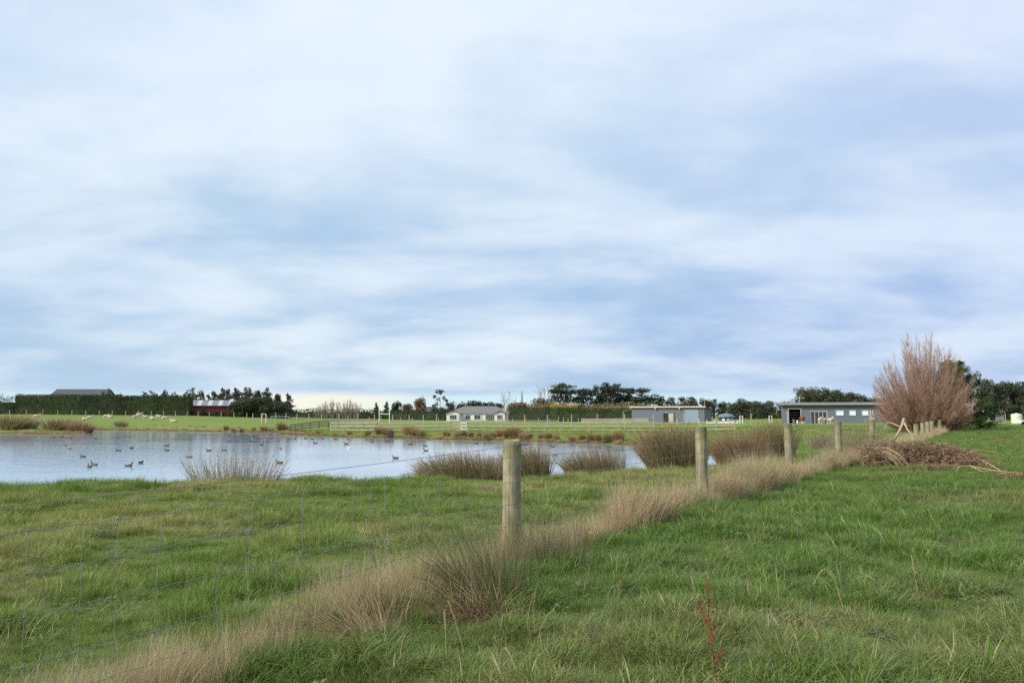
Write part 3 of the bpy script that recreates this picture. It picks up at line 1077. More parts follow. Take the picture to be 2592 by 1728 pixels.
def rushes():
    G = 'rush clumps on the near bank of the pond'
    # sparse pale clump with seed heads, left
    x, y = brow(598, 1.5)
    rush('sparse pale clump of fanned rush stems with dark seed heads, leftmost on near bank', x, y,
         rush_meshes(620, 1.0, 0.35, 0.45, 1.0, 0.48, (0.0, 0), 0.0042, 1, 0.35, m_rushp, 0.2, 4, 0.14), group=G)
    # the big windswept clump behind the nearest post
    x, y = brow(1176, 1.4)
    rush('big windswept brown rush clump directly left of the nearest fence post', x, y,
         rush_meshes(2600, 1.0, 0.5, 0.5, 1.02, 0.38, (-0.34, 0), 0.0054, 2, 0.07, m_rush, 0.25, 4, 0.14), group=G)
    x, y = brow(1340, 1.5)
    rush('brown rush clump just right of the nearest fence post', x, y,
         rush_meshes(1500, 0.52, 0.4, 0.6, 1.12, 0.30, (-0.22, 0), 0.0052, 3, 0.08, m_rush, 0.2, 4, 0.14), group=G)
    x, y = brow(1508, 1.4)
    rush('low spreading rush clump standing alone midway between the two nearest posts', x, y,
         rush_meshes(1500, 0.78, 0.4, 0.45, 0.95, 0.40, (-0.28, 0), 0.0054, 4, 0.08, m_rush, 0.2, 4, 0.14), group=G)
    x, y = brow(1712, 1.5)
    rush('tallest dense rush clump, at left edge of the second fence post', x, y,
         rush_meshes(2400, 0.80, 0.55, 0.85, 1.70, 0.36, (-0.24, 0), 0.0066, 5, 0.05, m_rush, 0.18, 4, 0.14), group=G)
    x, y = brow(1872, 1.6)
    rush('russet rush clump right of the second fence post', x, y,
         rush_meshes(1500, 0.75, 0.6, 0.7, 1.32, 0.48, (-0.24, 0), 0.0070, 6, 0.05, m_rushb, 0.18, 4, 0.15), group=G)
    x, y = brow(1958, 2.0)
    rush('green-brown rush clump just left of the third fence post', x, y,
         rush_meshes(1300, 0.65, 0.6, 0.8, 1.6, 0.36, (-0.15, 0), 0.008, 7, 0.04, m_rush, 0.18, 4, 0.15), group=G)
    x, y = xat(1795, 40.0), 40.0
    rush('russet rush clump on the bank behind the second fence post', x, y,
         rush_meshes(500, 0.6, 0.5, 0.5, 0.95, 0.40, (-0.05, 0), 0.008, 17, 0.1, m_rushb), group=G)
    # inland rushes at the fence
    G2 = 'rushes growing along the netting fence'
    x, y = at_z(1235, 1520, 0.0)
    rush('green rush tussock leaning left at the foot of the nearest fence post', x, y,
         rush_meshes(520, 0.30, 0.22, 0.45, 0.98, 0.50, (-0.28, 0.05), 0.0024, 8, 0.04, m_rushg, 0.2), group=G2, cat='rush tussock')
    x, y = at_z(1400, 1440, 0.0)
    rush('wispy green rush tussock right of the nearest fence post', x, y,
         rush_meshes(320, 0.42, 0.25, 0.35, 0.78, 0.28, (-0.12, 0.05), 0.0022, 9, 0.04, m_rushg, 0.2), group=G2, cat='rush tussock')
    x, y = at_z(1195, 1560, 0.0)
    rush('flattened dead russet rush thatch below the nearest fence post', x, y,
         rush_meshes(900, 0.26, 0.16, 0.30, 0.66, 1.2, (-1.5, -1.0), 0.0026, 10, 0.0, m_thatch, 0.22, 5, 0.7), group=G2, name='dead_rush', cat='dead rush')
    x, y = at_z(925, 1640, -0.05)
    rush('tan dead rush tussock sweeping left low at the bottom of the fence', x, y,
         rush_meshes(330, 0.20, 0.18, 0.25, 0.72, 1.0, (-1.3, 0.2), 0.0022, 11, 0.0, m_thatch, 0.25, 5, 0.5), group=G2, name='dead_rush', cat='dead rush')
    x, y = at_z(1865, 1235, 0.0)
    rush('small green rush tussock between the second and third fence posts', x, y,
         rush_meshes(160, 0.25, 0.2, 0.4, 0.8, 0.25, (0, 0), 0.004, 12, 0.0, m_rushg), group=G2, cat='rush tussock')
    # twiggy pale weeds beside the brush heap
    x, y = xat(2170, 27.5), 27.5
    rush('tall pale dry weed stems beside the heap of cut branches', x, y,
         rush_meshes(700, 1.0, 0.5, 0.7, 1.35, 0.28, (0, 0), 0.0046, 13, 0.2, m_rushp), group=None, name='dry_weeds', cat='weeds')
    x, y = xat(2085, 37), 37
    rush('dry tan sedge clump behind the fourth fence post', x, y,
         rush_meshes(420, 0.7, 0.5, 0.5, 1.0, 0.25, (0, 0), 0.008, 14, 0.0, m_rushp), group=None, name='sedge_clump', cat='sedge clump')

    # far bank: rounded clumps, a few shared meshes
    far = [rush_meshes(360, 0.36, 0.36, 0.6, 1.0, 0.45, (-0.05, 0), 0.015, 20 + k, 0.0, m, 0.15, 3) for k, m in enumerate((m_rushb, m_rushb, m_rush, m_rushp))]
    spots = [(573, 57, 0), (591, 45, 0), (611, 38, 1), (643, 40, 2), (668, 70, 0), (684, 50, 3), (712, 95, 0), (728, 75, 1), (804, 48, 2), (885, 55, 0), (931, 65, 1),
             (962, 105, 0), (988, 85, 1), (980, 75, 0), (1036, 115, 1), (1052, 100, 0), (1067, 90, 2), (1131, 80, 0), (1158, 65, 3), (1173, 75, 1), (1192, 68, 0), (1212, 60, 1),
             (1232, 75, 0), (1247, 80, 0), (1267, 110, 1), (1285, 100, 0), (1298, 140, 1), (1309, 130, 2), (1325, 95, 0), (1340, 75, 1), (1372, 80, 0), (1388, 80, 1),
             (1409, 82, 0), (1450, 82, 0), (1474, 80, 1), (1497, 92, 0), (1514, 85, 1), (1538, 100, 0), (1556, 90, 1), (1567, 122, 0), (1611, 70, 1), (1624, 75, 0), (1648, 110, 0), (1668, 120, 2), (1690, 110, 1)]
    r = np.random.default_rng(5)
    xs = [q[0] for q in far_shore[11:25]]
    ys = [q[1] for q in far_shore[11:25]]
    for k, (px, hpx, kind) in enumerate(spots):
        if px < 735:
            py = np.interp(px, [560, 690, 740], [1092, 1094, 1094.5])
        else:
            py = np.interp(px, [704, 760, 860, 990, 1130, 1260, 1400, 1530, 1630, 1700], [1097.6, 1101, 1105, 1108, 1112, 1115, 1119, 1123, 1128, 1135])
        x, y = at_z(px, py, WATER)
        y2 = y + r.uniform(0.6, 2.6) + (1.5 if hpx > 100 else 0)
        x2 = x * y2 / y
        s = hpx / 4.523 / F_PX * y2 / 0.74
        side = 'the left field' if px < 735 else 'the rail fence'
        kindw = ('russet', 'russet', 'olive-brown', 'pale tan')[kind]
        if px < 735:
            lab = '%s rush clump, %s from left along the far shore below the sheep field' % (kindw, ORD[sum(q[0] < px for q in spots)])
        elif px < 1162:
            lab = '%s rush clump on the far bank, %s to the left of the field gate' % (kindw, ORD[sum(px < q[0] < 1162 for q in spots)])
        else:
            lab = '%s rush clump on the far bank, %s to the right of the field gate' % (kindw, ORD[sum(1162 <= q[0] < px for q in spots)])
        rush(lab, x2, y2, far[kind], rz=r.uniform(-0.4, 0.4), sc=(s * r.uniform(0.7, 0.95), s * 0.9, s * r.uniform(0.85, 1.05)),
             group='rush clumps on the far bank by ' + side)
    for k, (px, py, hpx, kind, lab) in enumerate([(10, 1094, 150, 2, 'grey-brown rush clump at the left edge of the photo on the spit'), (55, 1093, 130, 3, 'pale feathery rush clump on the spit near the left edge'),
                                                  (128, 1094.5, 120, 2, 'dark rush clump in the middle of the left spit'), (158, 1093, 130, 3, 'pale grass-like rush clump behind the dark ones on the spit'),
                                                  (192, 1095, 115, 0, 'dark red-brown rush clump near the tip of the left spit'), (206, 1094.5, 90, 0, 'low russet rush clump at the very tip of the spit'),
                                                  (298, 1086, 70, 3, 'lone tan rush clump on the far shore below the sheep')]):
        x, y = at_z(px, py, WATER + 0.05)
        s = hpx / 4.523 / F_PX * y / 0.66
        rush(lab, x, y + 1.0, far[kind], sc=(s * 1.5, s, s))


rushes()

# ------------------------------------------------------------------ foliage makers
def leaf_quads(c, nrm, size, r, flat=0.0):
    n = len(c)
    nn = nrm + r.normal(0, 0.6, (n, 3))
    nn[:, 2] += flat
    nn /= np.linalg.norm(nn, axis=1)[:, None] + 1e-9
    h = r.normal(0, 1, (n, 3))
    u = np.cross(nn, h)
    u /= np.linalg.norm(u, axis=1)[:, None] + 1e-9
    w = np.cross(nn, u)
    s = (size * r.uniform(0.6, 1.35, n))[:, None]
    k = r.uniform(0.45, 0.8, n)[:, None]
    return np.stack([c - u * s * 0.5, c - w * s * 0.5 * k, c + u * s * 0.5, c + w * s * 0.5 * k], 1)


def lobes_foliage(lobes, r, size, per, flat=0.0, shell=0.55, ragged=0.25):
    """lobes: list of (cx,cy,cz,rx,ry,rz)"""
    Q = []
    for (cx, cy, cz, rx, ry, rz) in lobes:
        n = max(12, int(per * (rx * ry + rx * rz + ry * rz) ** 1.0))
        d = r.normal(0, 1, (n, 3))
        d /= np.linalg.norm(d, axis=1)[:, None]
        bump = 1 + ragged * (fbm(d[:, 0] * 2.3 + cx * 3, d[:, 2] * 2.3 + d[:, 1] * 1.7 + cz, int(abs(cx * 13)) % 97, 3) - 0.5) * 2.2
        q = (shell + (1 - shell) * r.uniform(0, 1, n) ** 0.5) * bump
        p = d * q[:, None] * np.array([rx, ry, rz]) + np.array([cx, cy, cz])
        Q.append(leaf_quads(p, d, np.full(n, size), r, flat))
    return np.concatenate(Q)


def limb(mb, a, b, r0, r1, r, n=5, seg=5, wob=0.08, bow=0.0):
    a, b = np.asarray(a, float), np.asarray(b, float)
    t = np.linspace(0, 1, seg + 1)[:, None]
    L = np.linalg.norm(b - a)
    p = a + (b - a) * t + r.normal(0, wob * L / seg, (seg + 1, 3)) * np.sin(t * math.pi)
    p[:, 2] += bow * L * np.sin(t[:, 0] * math.pi)
    mb.tube(p, r0 + (r1 - r0) * t[:, 0], n)
    return p


m_bark = mat('bark', (0.12, 0.09, 0.065), (0.07, 0.055, 0.04), scale=3, rough=0.95)
m_palebark = mat('pale_bark', (0.32, 0.26, 0.20), (0.22, 0.17, 0.13), scale=3, rough=0.95)
m_conifer = leafmat('dark_conifer_foliage', [(0.022, 0.036, 0.016), (0.035, 0.055, 0.024), (0.050, 0.075, 0.030), (0.016, 0.026, 0.014)], 0.12, 0.7, 0.35, [(0.045, 0.055, 0.025), (0.07, 0.075, 0.035), (0.03, 0.04, 0.02)])
m_hedge = leafmat('clipped_hedge_foliage', [(0.020, 0.036, 0.012), (0.034, 0.056, 0.018), (0.048, 0.074, 0.022), (0.014, 0.022, 0.010)], 0.12, 0.7, 0.4, [(0.030, 0.050, 0.014), (0.060, 0.080, 0.022), (0.04, 0.045, 0.018)])
m_gum = leafmat('grey_green_tree_foliage', [(0.055, 0.070, 0.040), (0.085, 0.100, 0.060), (0.11, 0.12, 0.075), (0.04, 0.05, 0.03)], 0.2, 0.6, 0.3, [(0.10, 0.085, 0.055), (0.07, 0.08, 0.045), (0.05, 0.05, 0.03)])
m_shrub = leafmat('green_shrub_foliage', [(0.045, 0.065, 0.025), (0.065, 0.090, 0.035), (0.085, 0.11, 0.04), (0.03, 0.045, 0.02)], 0.2, 0.6, 0.4, [(0.09, 0.085, 0.04), (0.06, 0.06, 0.03)])
m_brownleaf = leafmat('brown_winter_foliage', [(0.17, 0.115, 0.070), (0.22, 0.15, 0.09), (0.13, 0.09, 0.055), (0.19, 0.15, 0.08)], 0.2, 0.7)
m_gold = leafmat('yellow_hedge_foliage', [(0.42, 0.28, 0.05), (0.50, 0.35, 0.07), (0.30, 0.22, 0.05), (0.24, 0.17, 0.06)], 0.25, 0.7)
m_flax = leafmat('buff_reed_foliage', [(0.22, 0.17, 0.08), (0.28, 0.21, 0.11), (0.16, 0.14, 0.06), (0.20, 0.18, 0.07)], 0.2, 0.7)
m_twig = leafmat('pink_brown_twigs', [(0.32, 0.19, 0.135), (0.42, 0.265, 0.19), (0.25, 0.15, 0.11), (0.44, 0.30, 0.21)], 0.0, 0.7)
m_greytwig = leafmat('grey_twigs', [(0.26, 0.20, 0.155), (0.32, 0.25, 0.20), (0.20, 0.15, 0.12)], 0.0, 0.8)
m_ever = leafmat('bright_conifer_sprays', [(0.032, 0.070, 0.014), (0.055, 0.105, 0.020), (0.080, 0.135, 0.026), (0.020, 0.040, 0.012)], 0.2, 0.6)
m_belt = leafmat('shelter_belt_foliage', [(0.045, 0.062, 0.028), (0.062, 0.080, 0.036), (0.080, 0.095, 0.042), (0.030, 0.042, 0.020)], 0.15, 0.7, 0.22, [(0.085, 0.080, 0.040), (0.055, 0.06, 0.03)])


def tree(name, label, cat, px, Y, top, base, wpx, style, m_leaf, seed, group=None, leaf=None, gap=1.0):
    """px, top, base, wpx are measured on the photograph; Y is how far off it stands"""
    r = np.random.default_rng(seed)
    x = xat(px, Y, top)
    z = hz(x, Y)
    H = max(1.5, zat(top, Y) - z)
    W = wpx / F_PX * Y * (1.0 if style in ('bare', 'poplar', 'gum') else 1.32)
    leaf = leaf or max(0.18, 0.0018 * Y)
    root = thing(name, label, cat, (x, Y, z), 0.0, group)
    tb = MB()
    lobes = []
    flat = 0.0
    if style == 'cone':
        p = limb(tb, (0, 0, -0.3), (r.normal(0, 0.02 * H), 0, H * 0.96), 0.025 * H + 0.05, 0.03, r)
        k = 11
        for i in range(k):
            t = i / (k - 1)
            rad = W * 0.5 * (1 - t) ** 0.8 * r.uniform(0.75, 1.15) + 0.15
            for j in range(3):
                a = r.uniform(0, 6.28)
                lobes.append((math.cos(a) * rad * 0.4, math.sin(a) * rad * 0.4, H * (0.06 + 0.90 * t) + r.normal(0, 0.02 * H), rad * 0.75, rad * 0.75, H * 0.06 + 0.1))
    elif style == 'spire':      # narrow irregular leaders side by side
        m = max(2, int(W / (0.30 * H)))
        for i in range(m):
            cx = (i + 0.5) / m * W - W / 2 + r.normal(0, 0.04 * W)
            hh = H * r.uniform(0.78, 1.0)
            limb(tb, (cx * 0.6, 0, -0.3), (cx, 0, hh * 0.95), 0.02 * H, 0.02, r)
            for t in np.linspace(0.03, 0.98, 13):
                for jj in range(2):
                    rad = W / m * 0.80 * (1.10 - t) ** 0.5 * r.uniform(0.55, 1.2)
                    lobes.append((cx + r.normal(0, 0.35 * rad), r.normal(0, 0.4 * rad), hh * t + r.normal(0, 0.03) * hh, rad * 0.8, rad * 0.8, hh * 0.075))
    elif style == 'macro':      # wind-shaped cypress with flat dark plates
        m = r.integers(2, 4)
        for i in range(m):
            cx = r.uniform(-0.16, 0.16) * W
            limb(tb, (cx * 0.5, 0, -0.3), (cx, 0, H * 0.8), 0.035 * H, 0.05, r)
        for i in range(64):
            t = r.uniform(0.08, 1.0)
            half = W * 0.5 * (1.0 if t < 0.62 else math.sqrt(max(0.04, 1 - ((t - 0.62) / 0.42) ** 2)))
            cx = r.uniform(-1, 1) * half * 0.82
            rad = r.uniform(0.10, 0.20) * W
            lobes.append((cx, r.uniform(-0.3, 0.3) * W, H * t - 0.05 * H, rad, rad, H * r.uniform(0.035, 0.075)))
            limb(tb, (cx * 0.2, 0, H * max(0.15, t - 0.25)), (cx, 0, H * t - 0.05 * H), 0.012 * H, 0.02, r, 4, 3)
        flat = 0.6
    elif style == 'gum':        # open crown on thin fanned limbs
        for i in range(9):
            a = -0.95 + 1.9 * i / 8 + r.normal(0, 0.05)
            L = H * r.uniform(0.62, 0.9) * (1.0 if abs(a) < 0.6 else 0.85)
            p = (math.sin(a) * L * 0.62 * W / H, r.normal(0, 0.1) * W, H * 0.14 + math.cos(a) * L * 0.84)
            limb(tb, (0, 0, H * 0.1), p, 0.016 * H, 0.03, r, 4, 5, 0.1)
            lobes.append((p[0], p[1], p[2] + 0.02 * H, W * 0.085, W * 0.10, H * 0.06))
        tb.tube([(0, 0, -0.3), (0, 0, H * 0.14)], [0.03 * H, 0.022 * H], 6)
        lobes.append((-W * 0.06, 0, H * 0.93, W * 0.19, W * 0.15, H * 0.07))
        for q in np.linspace(-0.32, 0.32, 11):
            lobes.append((W * q, 0, H * r.uniform(0.16, 0.36), W * 0.13, W * 0.15, H * 0.09))
    elif style == 'bare':       # leafless, upswept
        for i in range(7):
            a = r.uniform(-0.55, 0.55)
            b = r.uniform(-0.4, 0.4)
            L = H * r.uniform(0.7, 1.0)
            e = np.array([math.sin(a) * L * W / H, math.sin(b) * L * 0.5, math.cos(a) * L])
            p = limb(tb, (0, 0, -0.2), e, 0.009 * H, 0.004 * H, r, 4, 6, 0.06)
            for j in range(9):
                s = p[r.integers(2, 7)]
                q = s + np.array([r.normal(0, 0.12) * W + a * 0.15 * W, r.normal(0, 0.1) * W, r.uniform(0.06, 0.26) * H])
                p2 = limb(tb, s, q, 0.0038 * H, 0.002 * H, r, 3, 3, 0.06)
                for jj in range(4):
                    limb(tb, p2[r.integers(1, 4)], q + np.array([r.normal(0, 0.07) * W, r.normal(0, 0.07) * W, r.uniform(0.0, 0.12) * H]), 0.0022 * H, 0.0014 * H, r, 3, 2, 0.05)
    elif style == 'poplar':
        limb(tb, (0, 0, -0.2), (0, 0, H), 0.016 * H, 0.004 * H, r)
        for i in range(46):
            t = r.uniform(0.12, 0.9)
            a = r.uniform(0, 6.28)
            rad = W * 0.5 * r.uniform(0.5, 1.0) * (1.1 - t * 0.7)
            limb(tb, (0, 0, H * t), (math.cos(a) * rad, math.sin(a) * rad, H * min(1.0, t + 0.2)), 0.005 * H, 0.0018 * H, r, 3, 3)
    else:                       # 'round': broad bushy crown of many unequal clumps
        limb(tb, (0, 0, -0.3), (r.normal(0, 0.03 * W), 0, H * 0.7), 0.03 * H + 0.03, 0.05, r)
        for i in range(38):
            t = r.uniform(0.04, 0.92)
            half = W * 0.5 * math.sqrt(max(0.05, 1 - (max(0, t - 0.35) / 0.68) ** 2))
            a = r.uniform(0, 6.28)
            q = math.sqrt(r.uniform(0, 1)) * half * 0.72
            rad = W * r.uniform(0.13, 0.24)
            c = (math.cos(a) * q, math.sin(a) * q, min(H * t, H - rad * 0.6))
            lobes.append((*c, rad, rad, rad * 0.75 * min(1.4, H / W + 0.3)))
            limb(tb, (0, 0, H * 0.25), c, 0.012 * H, 0.02, r, 4, 3)
    tb.build('trunk', m_bark if style not in ('gum', 'bare', 'poplar') else (m_palebark if style == 'gum' else m_greytwig), root)
    if lobes:
        q = lobes_foliage(lobes, r, leaf, gap * 4.0 / leaf ** 2, flat, 0.45, 0.35)
        cb = MB()
        cb.quads(q)
        cb.build('crown', m_leaf, root)
    return root


def hedge(name, label, pa, pb, depth, h0, h1, m, seed, leaf=0.34, ragged=0.12, per=13.0, group=None):
    """clipped hedge between two ground points; front towards the camera"""
    r = np.random.default_rng(seed)
    pa, pb = np.array(pa, float), np.array(pb, float)
    L = np.linalg.norm(pb - pa)
    ang = math.atan2(pb[1] - pa[1], pb[0] - pa[0])
    z = min(hz(*pa), hz(*pb))
    root = thing(name, label, 'hedge', (pa[0], pa[1], z), ang, group)

    def H(u):
        return h0 + (h1 - h0) * u / L + ragged * 2.2 * (fbm(u * 0.35, u * 0 + seed, seed, 3) - 0.5) * 2
    Q = []
    for face, area in (('f', L * h0), ('b', L * h0), ('t', L * depth), ('l', depth * h0), ('r', depth * h0)):
        n = int(area * per)
        u, v = r.uniform(0, L, n), r.uniform(0, 1, n)
        if face in 'fb':
            p = np.stack([u, np.full(n, 0.0 if face == 'f' else depth), H(u) * v], 1)
            nm = np.tile([0, -1.0 if face == 'f' else 1.0, 0.25], (n, 1))
        elif face == 't':
            p = np.stack([u, v * depth, H(u)], 1)
            nm = np.tile([0, 0, 1.0], (n, 1))
        else:
            uu = np.full(n, 0.0 if face == 'l' else L)
            p = np.stack([uu, v * depth, r.uniform(0, 1, n) * H(uu)], 1)
            nm = np.tile([-1.0 if face == 'l' else 1.0, 0, 0.2], (n, 1))
        p = p + r.normal(0, ragged, (n, 3))
        p[:, 2] = np.maximum(p[:, 2], 0.05)
        Q.append(leaf_quads(p, nm, np.full(n, leaf), r))
    mb = MB()
    mb.quads(np.concatenate(Q))
    k = max(2, int(L / 2))
    for i in range(k):
        u0, u1 = L * i / k, L * (i + 1) / k
        hh = float(min(H(np.array([u0]))[0], H(np.array([u1]))[0])) - ragged * 1.5 - 0.08
        mb.box(((u0 + u1) / 2, depth / 2, hh / 2), (u1 - u0 - 0.004, depth - 0.25, hh))
    mb.build('foliage', m, root)
    return root


# ------------------------------------------------------------------ building helpers
m_white = mat('white_plaster', (0.78, 0.77, 0.74), (0.68, 0.67, 0.64), scale=0.6, rough=0.8)
m_whitepaint = mat('white_paint', (0.80, 0.80, 0.77), (0.66, 0.66, 0.62), scale=2, rough=0.6)
m_roof = mat('grey_tile_roof', (0.20, 0.19, 0.185), (0.15, 0.142, 0.14), scale=2.5, rough=0.8, bump=0.4)
m_darkroof = mat('dark_iron_roof', (0.080, 0.085, 0.095), (0.060, 0.062, 0.070), scale=0.8, rough=0.55)
m_cladding = mat('blue_grey_cladding', (0.150, 0.165, 0.195), (0.125, 0.138, 0.165), scale=1.2, rough=0.7, stretch=(0.2, 0.2, 6))
m_fascia = mat('weathered_fascia', (0.28, 0.28, 0.27), (0.22, 0.22, 0.21), scale=3, rough=0.7)
m_cream = mat('cream_fascia', (0.62, 0.55, 0.42), (0.50, 0.44, 0.33), scale=3, rough=0.7)
m_glass = mat('window_glass', (0.05, 0.06, 0.07), (0.04, 0.05, 0.06), rough=0.05, spec=0.8)
m_brightglass = mat('painted_sky_glass', (0.74, 0.82, 0.84), (0.66, 0.76, 0.80), rough=0.25, scale=5)  # glass with the pale sky reflection put into its base colour
m_dark = mat('shade_and_tyre_black', (0.020, 0.018, 0.017), (0.03, 0.026, 0.022), rough=0.9)  # indoor shade put into the colour; the wheels share this black
m_red = mat('red_corrugated_iron', (0.21, 0.022, 0.024), (0.165, 0.017, 0.020), scale=1.5, rough=0.55, stretch=(4, 4, 0.3))
m_zinc = mat('galvanised_roof', (0.22, 0.23, 0.25), (0.17, 0.18, 0.20), scale=1.5, rough=0.45, metal=0.2)
m_skylight = mat('translucent_roof_sheet', (0.46, 0.49, 0.51), (0.40, 0.43, 0.45), scale=2, rough=0.4)
m_alu = mat('aluminium_frame', (0.45, 0.46, 0.46), (0.38, 0.39, 0.39), scale=4, rough=0.5, metal=0.3)
m_beige = mat('beige_door', (0.46, 0.42, 0.36), (0.40, 0.36, 0.30), scale=2, rough=0.6)
m_roller = mat('blue_roller_door', (0.24, 0.32, 0.38), (0.21, 0.28, 0.34), scale=1, rough=0.5, stretch=(0.1, 0.1, 14))
m_timber = mat('silvered_timber', (0.44, 0.39, 0.29), (0.32, 0.28, 0.20), scale=5, rough=0.9, stretch=(1, 1, 1))
m_paletimber = mat('pale_new_timber', (0.43, 0.39, 0.30), (0.34, 0.31, 0.23), scale=5, rough=0.85)
m_greyrail = mat('grey_rail_timber', (0.22, 0.20, 0.17), (0.16, 0.145, 0.12), scale=5, rough=0.9)


def part_box(name, root, m, c, s, rz=0.0):
    mb = MB()
    mb.box(c, s, rz)
    return mb.build(name, m, root)


def window(root, x, z, w, h, y, m=None, fm=None, mull=1, name='window'):
    """frame with a pane set behind it, on a wall facing -y of its thing"""
    fm = fm or m_whitepaint
    t = 0.09
    mb = MB()
    mb.box((x, y - 0.03, z + h - t / 2), (w, 0.10, t))
    mb.box((x, y - 0.03, z + t / 2), (w + 0.06, 0.12, t))
    for s in (-1, 1):
        mb.box((x + s * (w / 2 - t / 2), y - 0.03, z + h / 2), (t, 0.098, h - 2 * t))
    for k in range(mull):
        xx = x - w / 2 + w * (k + 1) / (mull + 1)
        mb.box((xx, y - 0.025, z + h / 2), (0.07, 0.08, h - 2 * t))
    o = mb.build(name, fm, root)
    p = MB()
    p.box((x, y - 0.006, z + h / 2), (w - 2 * t, 0.012, h - 2 * t))
    p.build('pane', m or m_glass, o)
    return o


def prism(mb, prof, y0, y1):
    """profile in x-z extruded along y"""
    n = len(prof)
    v = [(x, y0, z) for x, z in prof] + [(x, y1, z) for x, z in prof]
    f = [tuple(range(n)), tuple(range(2 * n - 1, n - 1, -1))] + [(i, i + n, (i + 1) % n + n, (i + 1) % n) for i in range(n)]
    mb.add(v, f)


# ------------------------------------------------------------------ white house
def white_house():
    Y = 258.0
    x0, x1 = xat(1131, Y), xat(1288, Y)
    W = x1 - x0
    xm = (x0 + x1) / 2
    root = thing('farmhouse', 'long white single-storey house with grey tiled roof and two front gables', 'house', (xm, Y, hz(xm, Y) - 0.05))
    h = 2.45
    mb = MB()
    mb.box((0, 5.0, h / 2 - 0.3), (W - 0.5, 9.0, h + 0.6))
    mb.build('wall', m_white, root)
    # hip roof
    mb = MB()
    e = W / 2 + 0.25
    ridge = 4.7
    mb.add([(-e, 0.1, h), (e, 0.1, h), (e, 10, h), (-e, 10, h), (-e + 5.2, 5, ridge), (e - 4.2, 5, ridge)], [(0, 1, 5, 4), (1, 2, 5), (2, 3, 4, 5), (3, 0, 4), (0, 3, 2, 1)])
    rf = mb.build('roof', m_roof, root)
    mb = MB()
    mb.box((e - 1.3, 5.5, 4.2), (0.35, 0.35, 2.3))
    mb.build('chimney', m_whitepaint, rf)
    for k, (pa, pb, apex) in enumerate([(1131, 1165, 1038.5), (1252, 1278, 1040.0)]):
        a, b = xat(pa, Y) - xm, xat(pb, Y) - xm
        c = (a + b) / 2
        az = zat(apex, Y) - root.location[2]
        mb = MB()
        prism(mb, [(a, -0.3), (b, -0.3), (b, h), (c, az - 0.16), (a, h)], -1.6, 2.0)
        mb.build('gable', m_white, root)
        mb = MB()
        o = 0.35
        sl = (az - h) / (c - a)
        for s, q in ((-1, a), (1, b)):
            prof = [(c, az), (q + s * o, h - o * sl), (q + s * o, h - o * sl + 0.16), (c, az + 0.16)]
            prism(mb, prof if s < 0 else prof[::-1], -2.0, 4.6)
        mb.build('gable_roof', m_roof, root)
        window(root, c, 0.55, (b - a) * 0.52, 1.45, -1.6, mull=2)
    for px, w, mu in ((1184, 1.5, 1), (1208, 2.0, 1)):
        window(root, xat(px, Y) - xm, 0.5, w, 1.55, 0.5, mull=mu)
    window(root, xat(1240, Y) - xm, 0.15, 2.9, 2.0, 0.5, mull=4, name='glazed_door')


white_house()


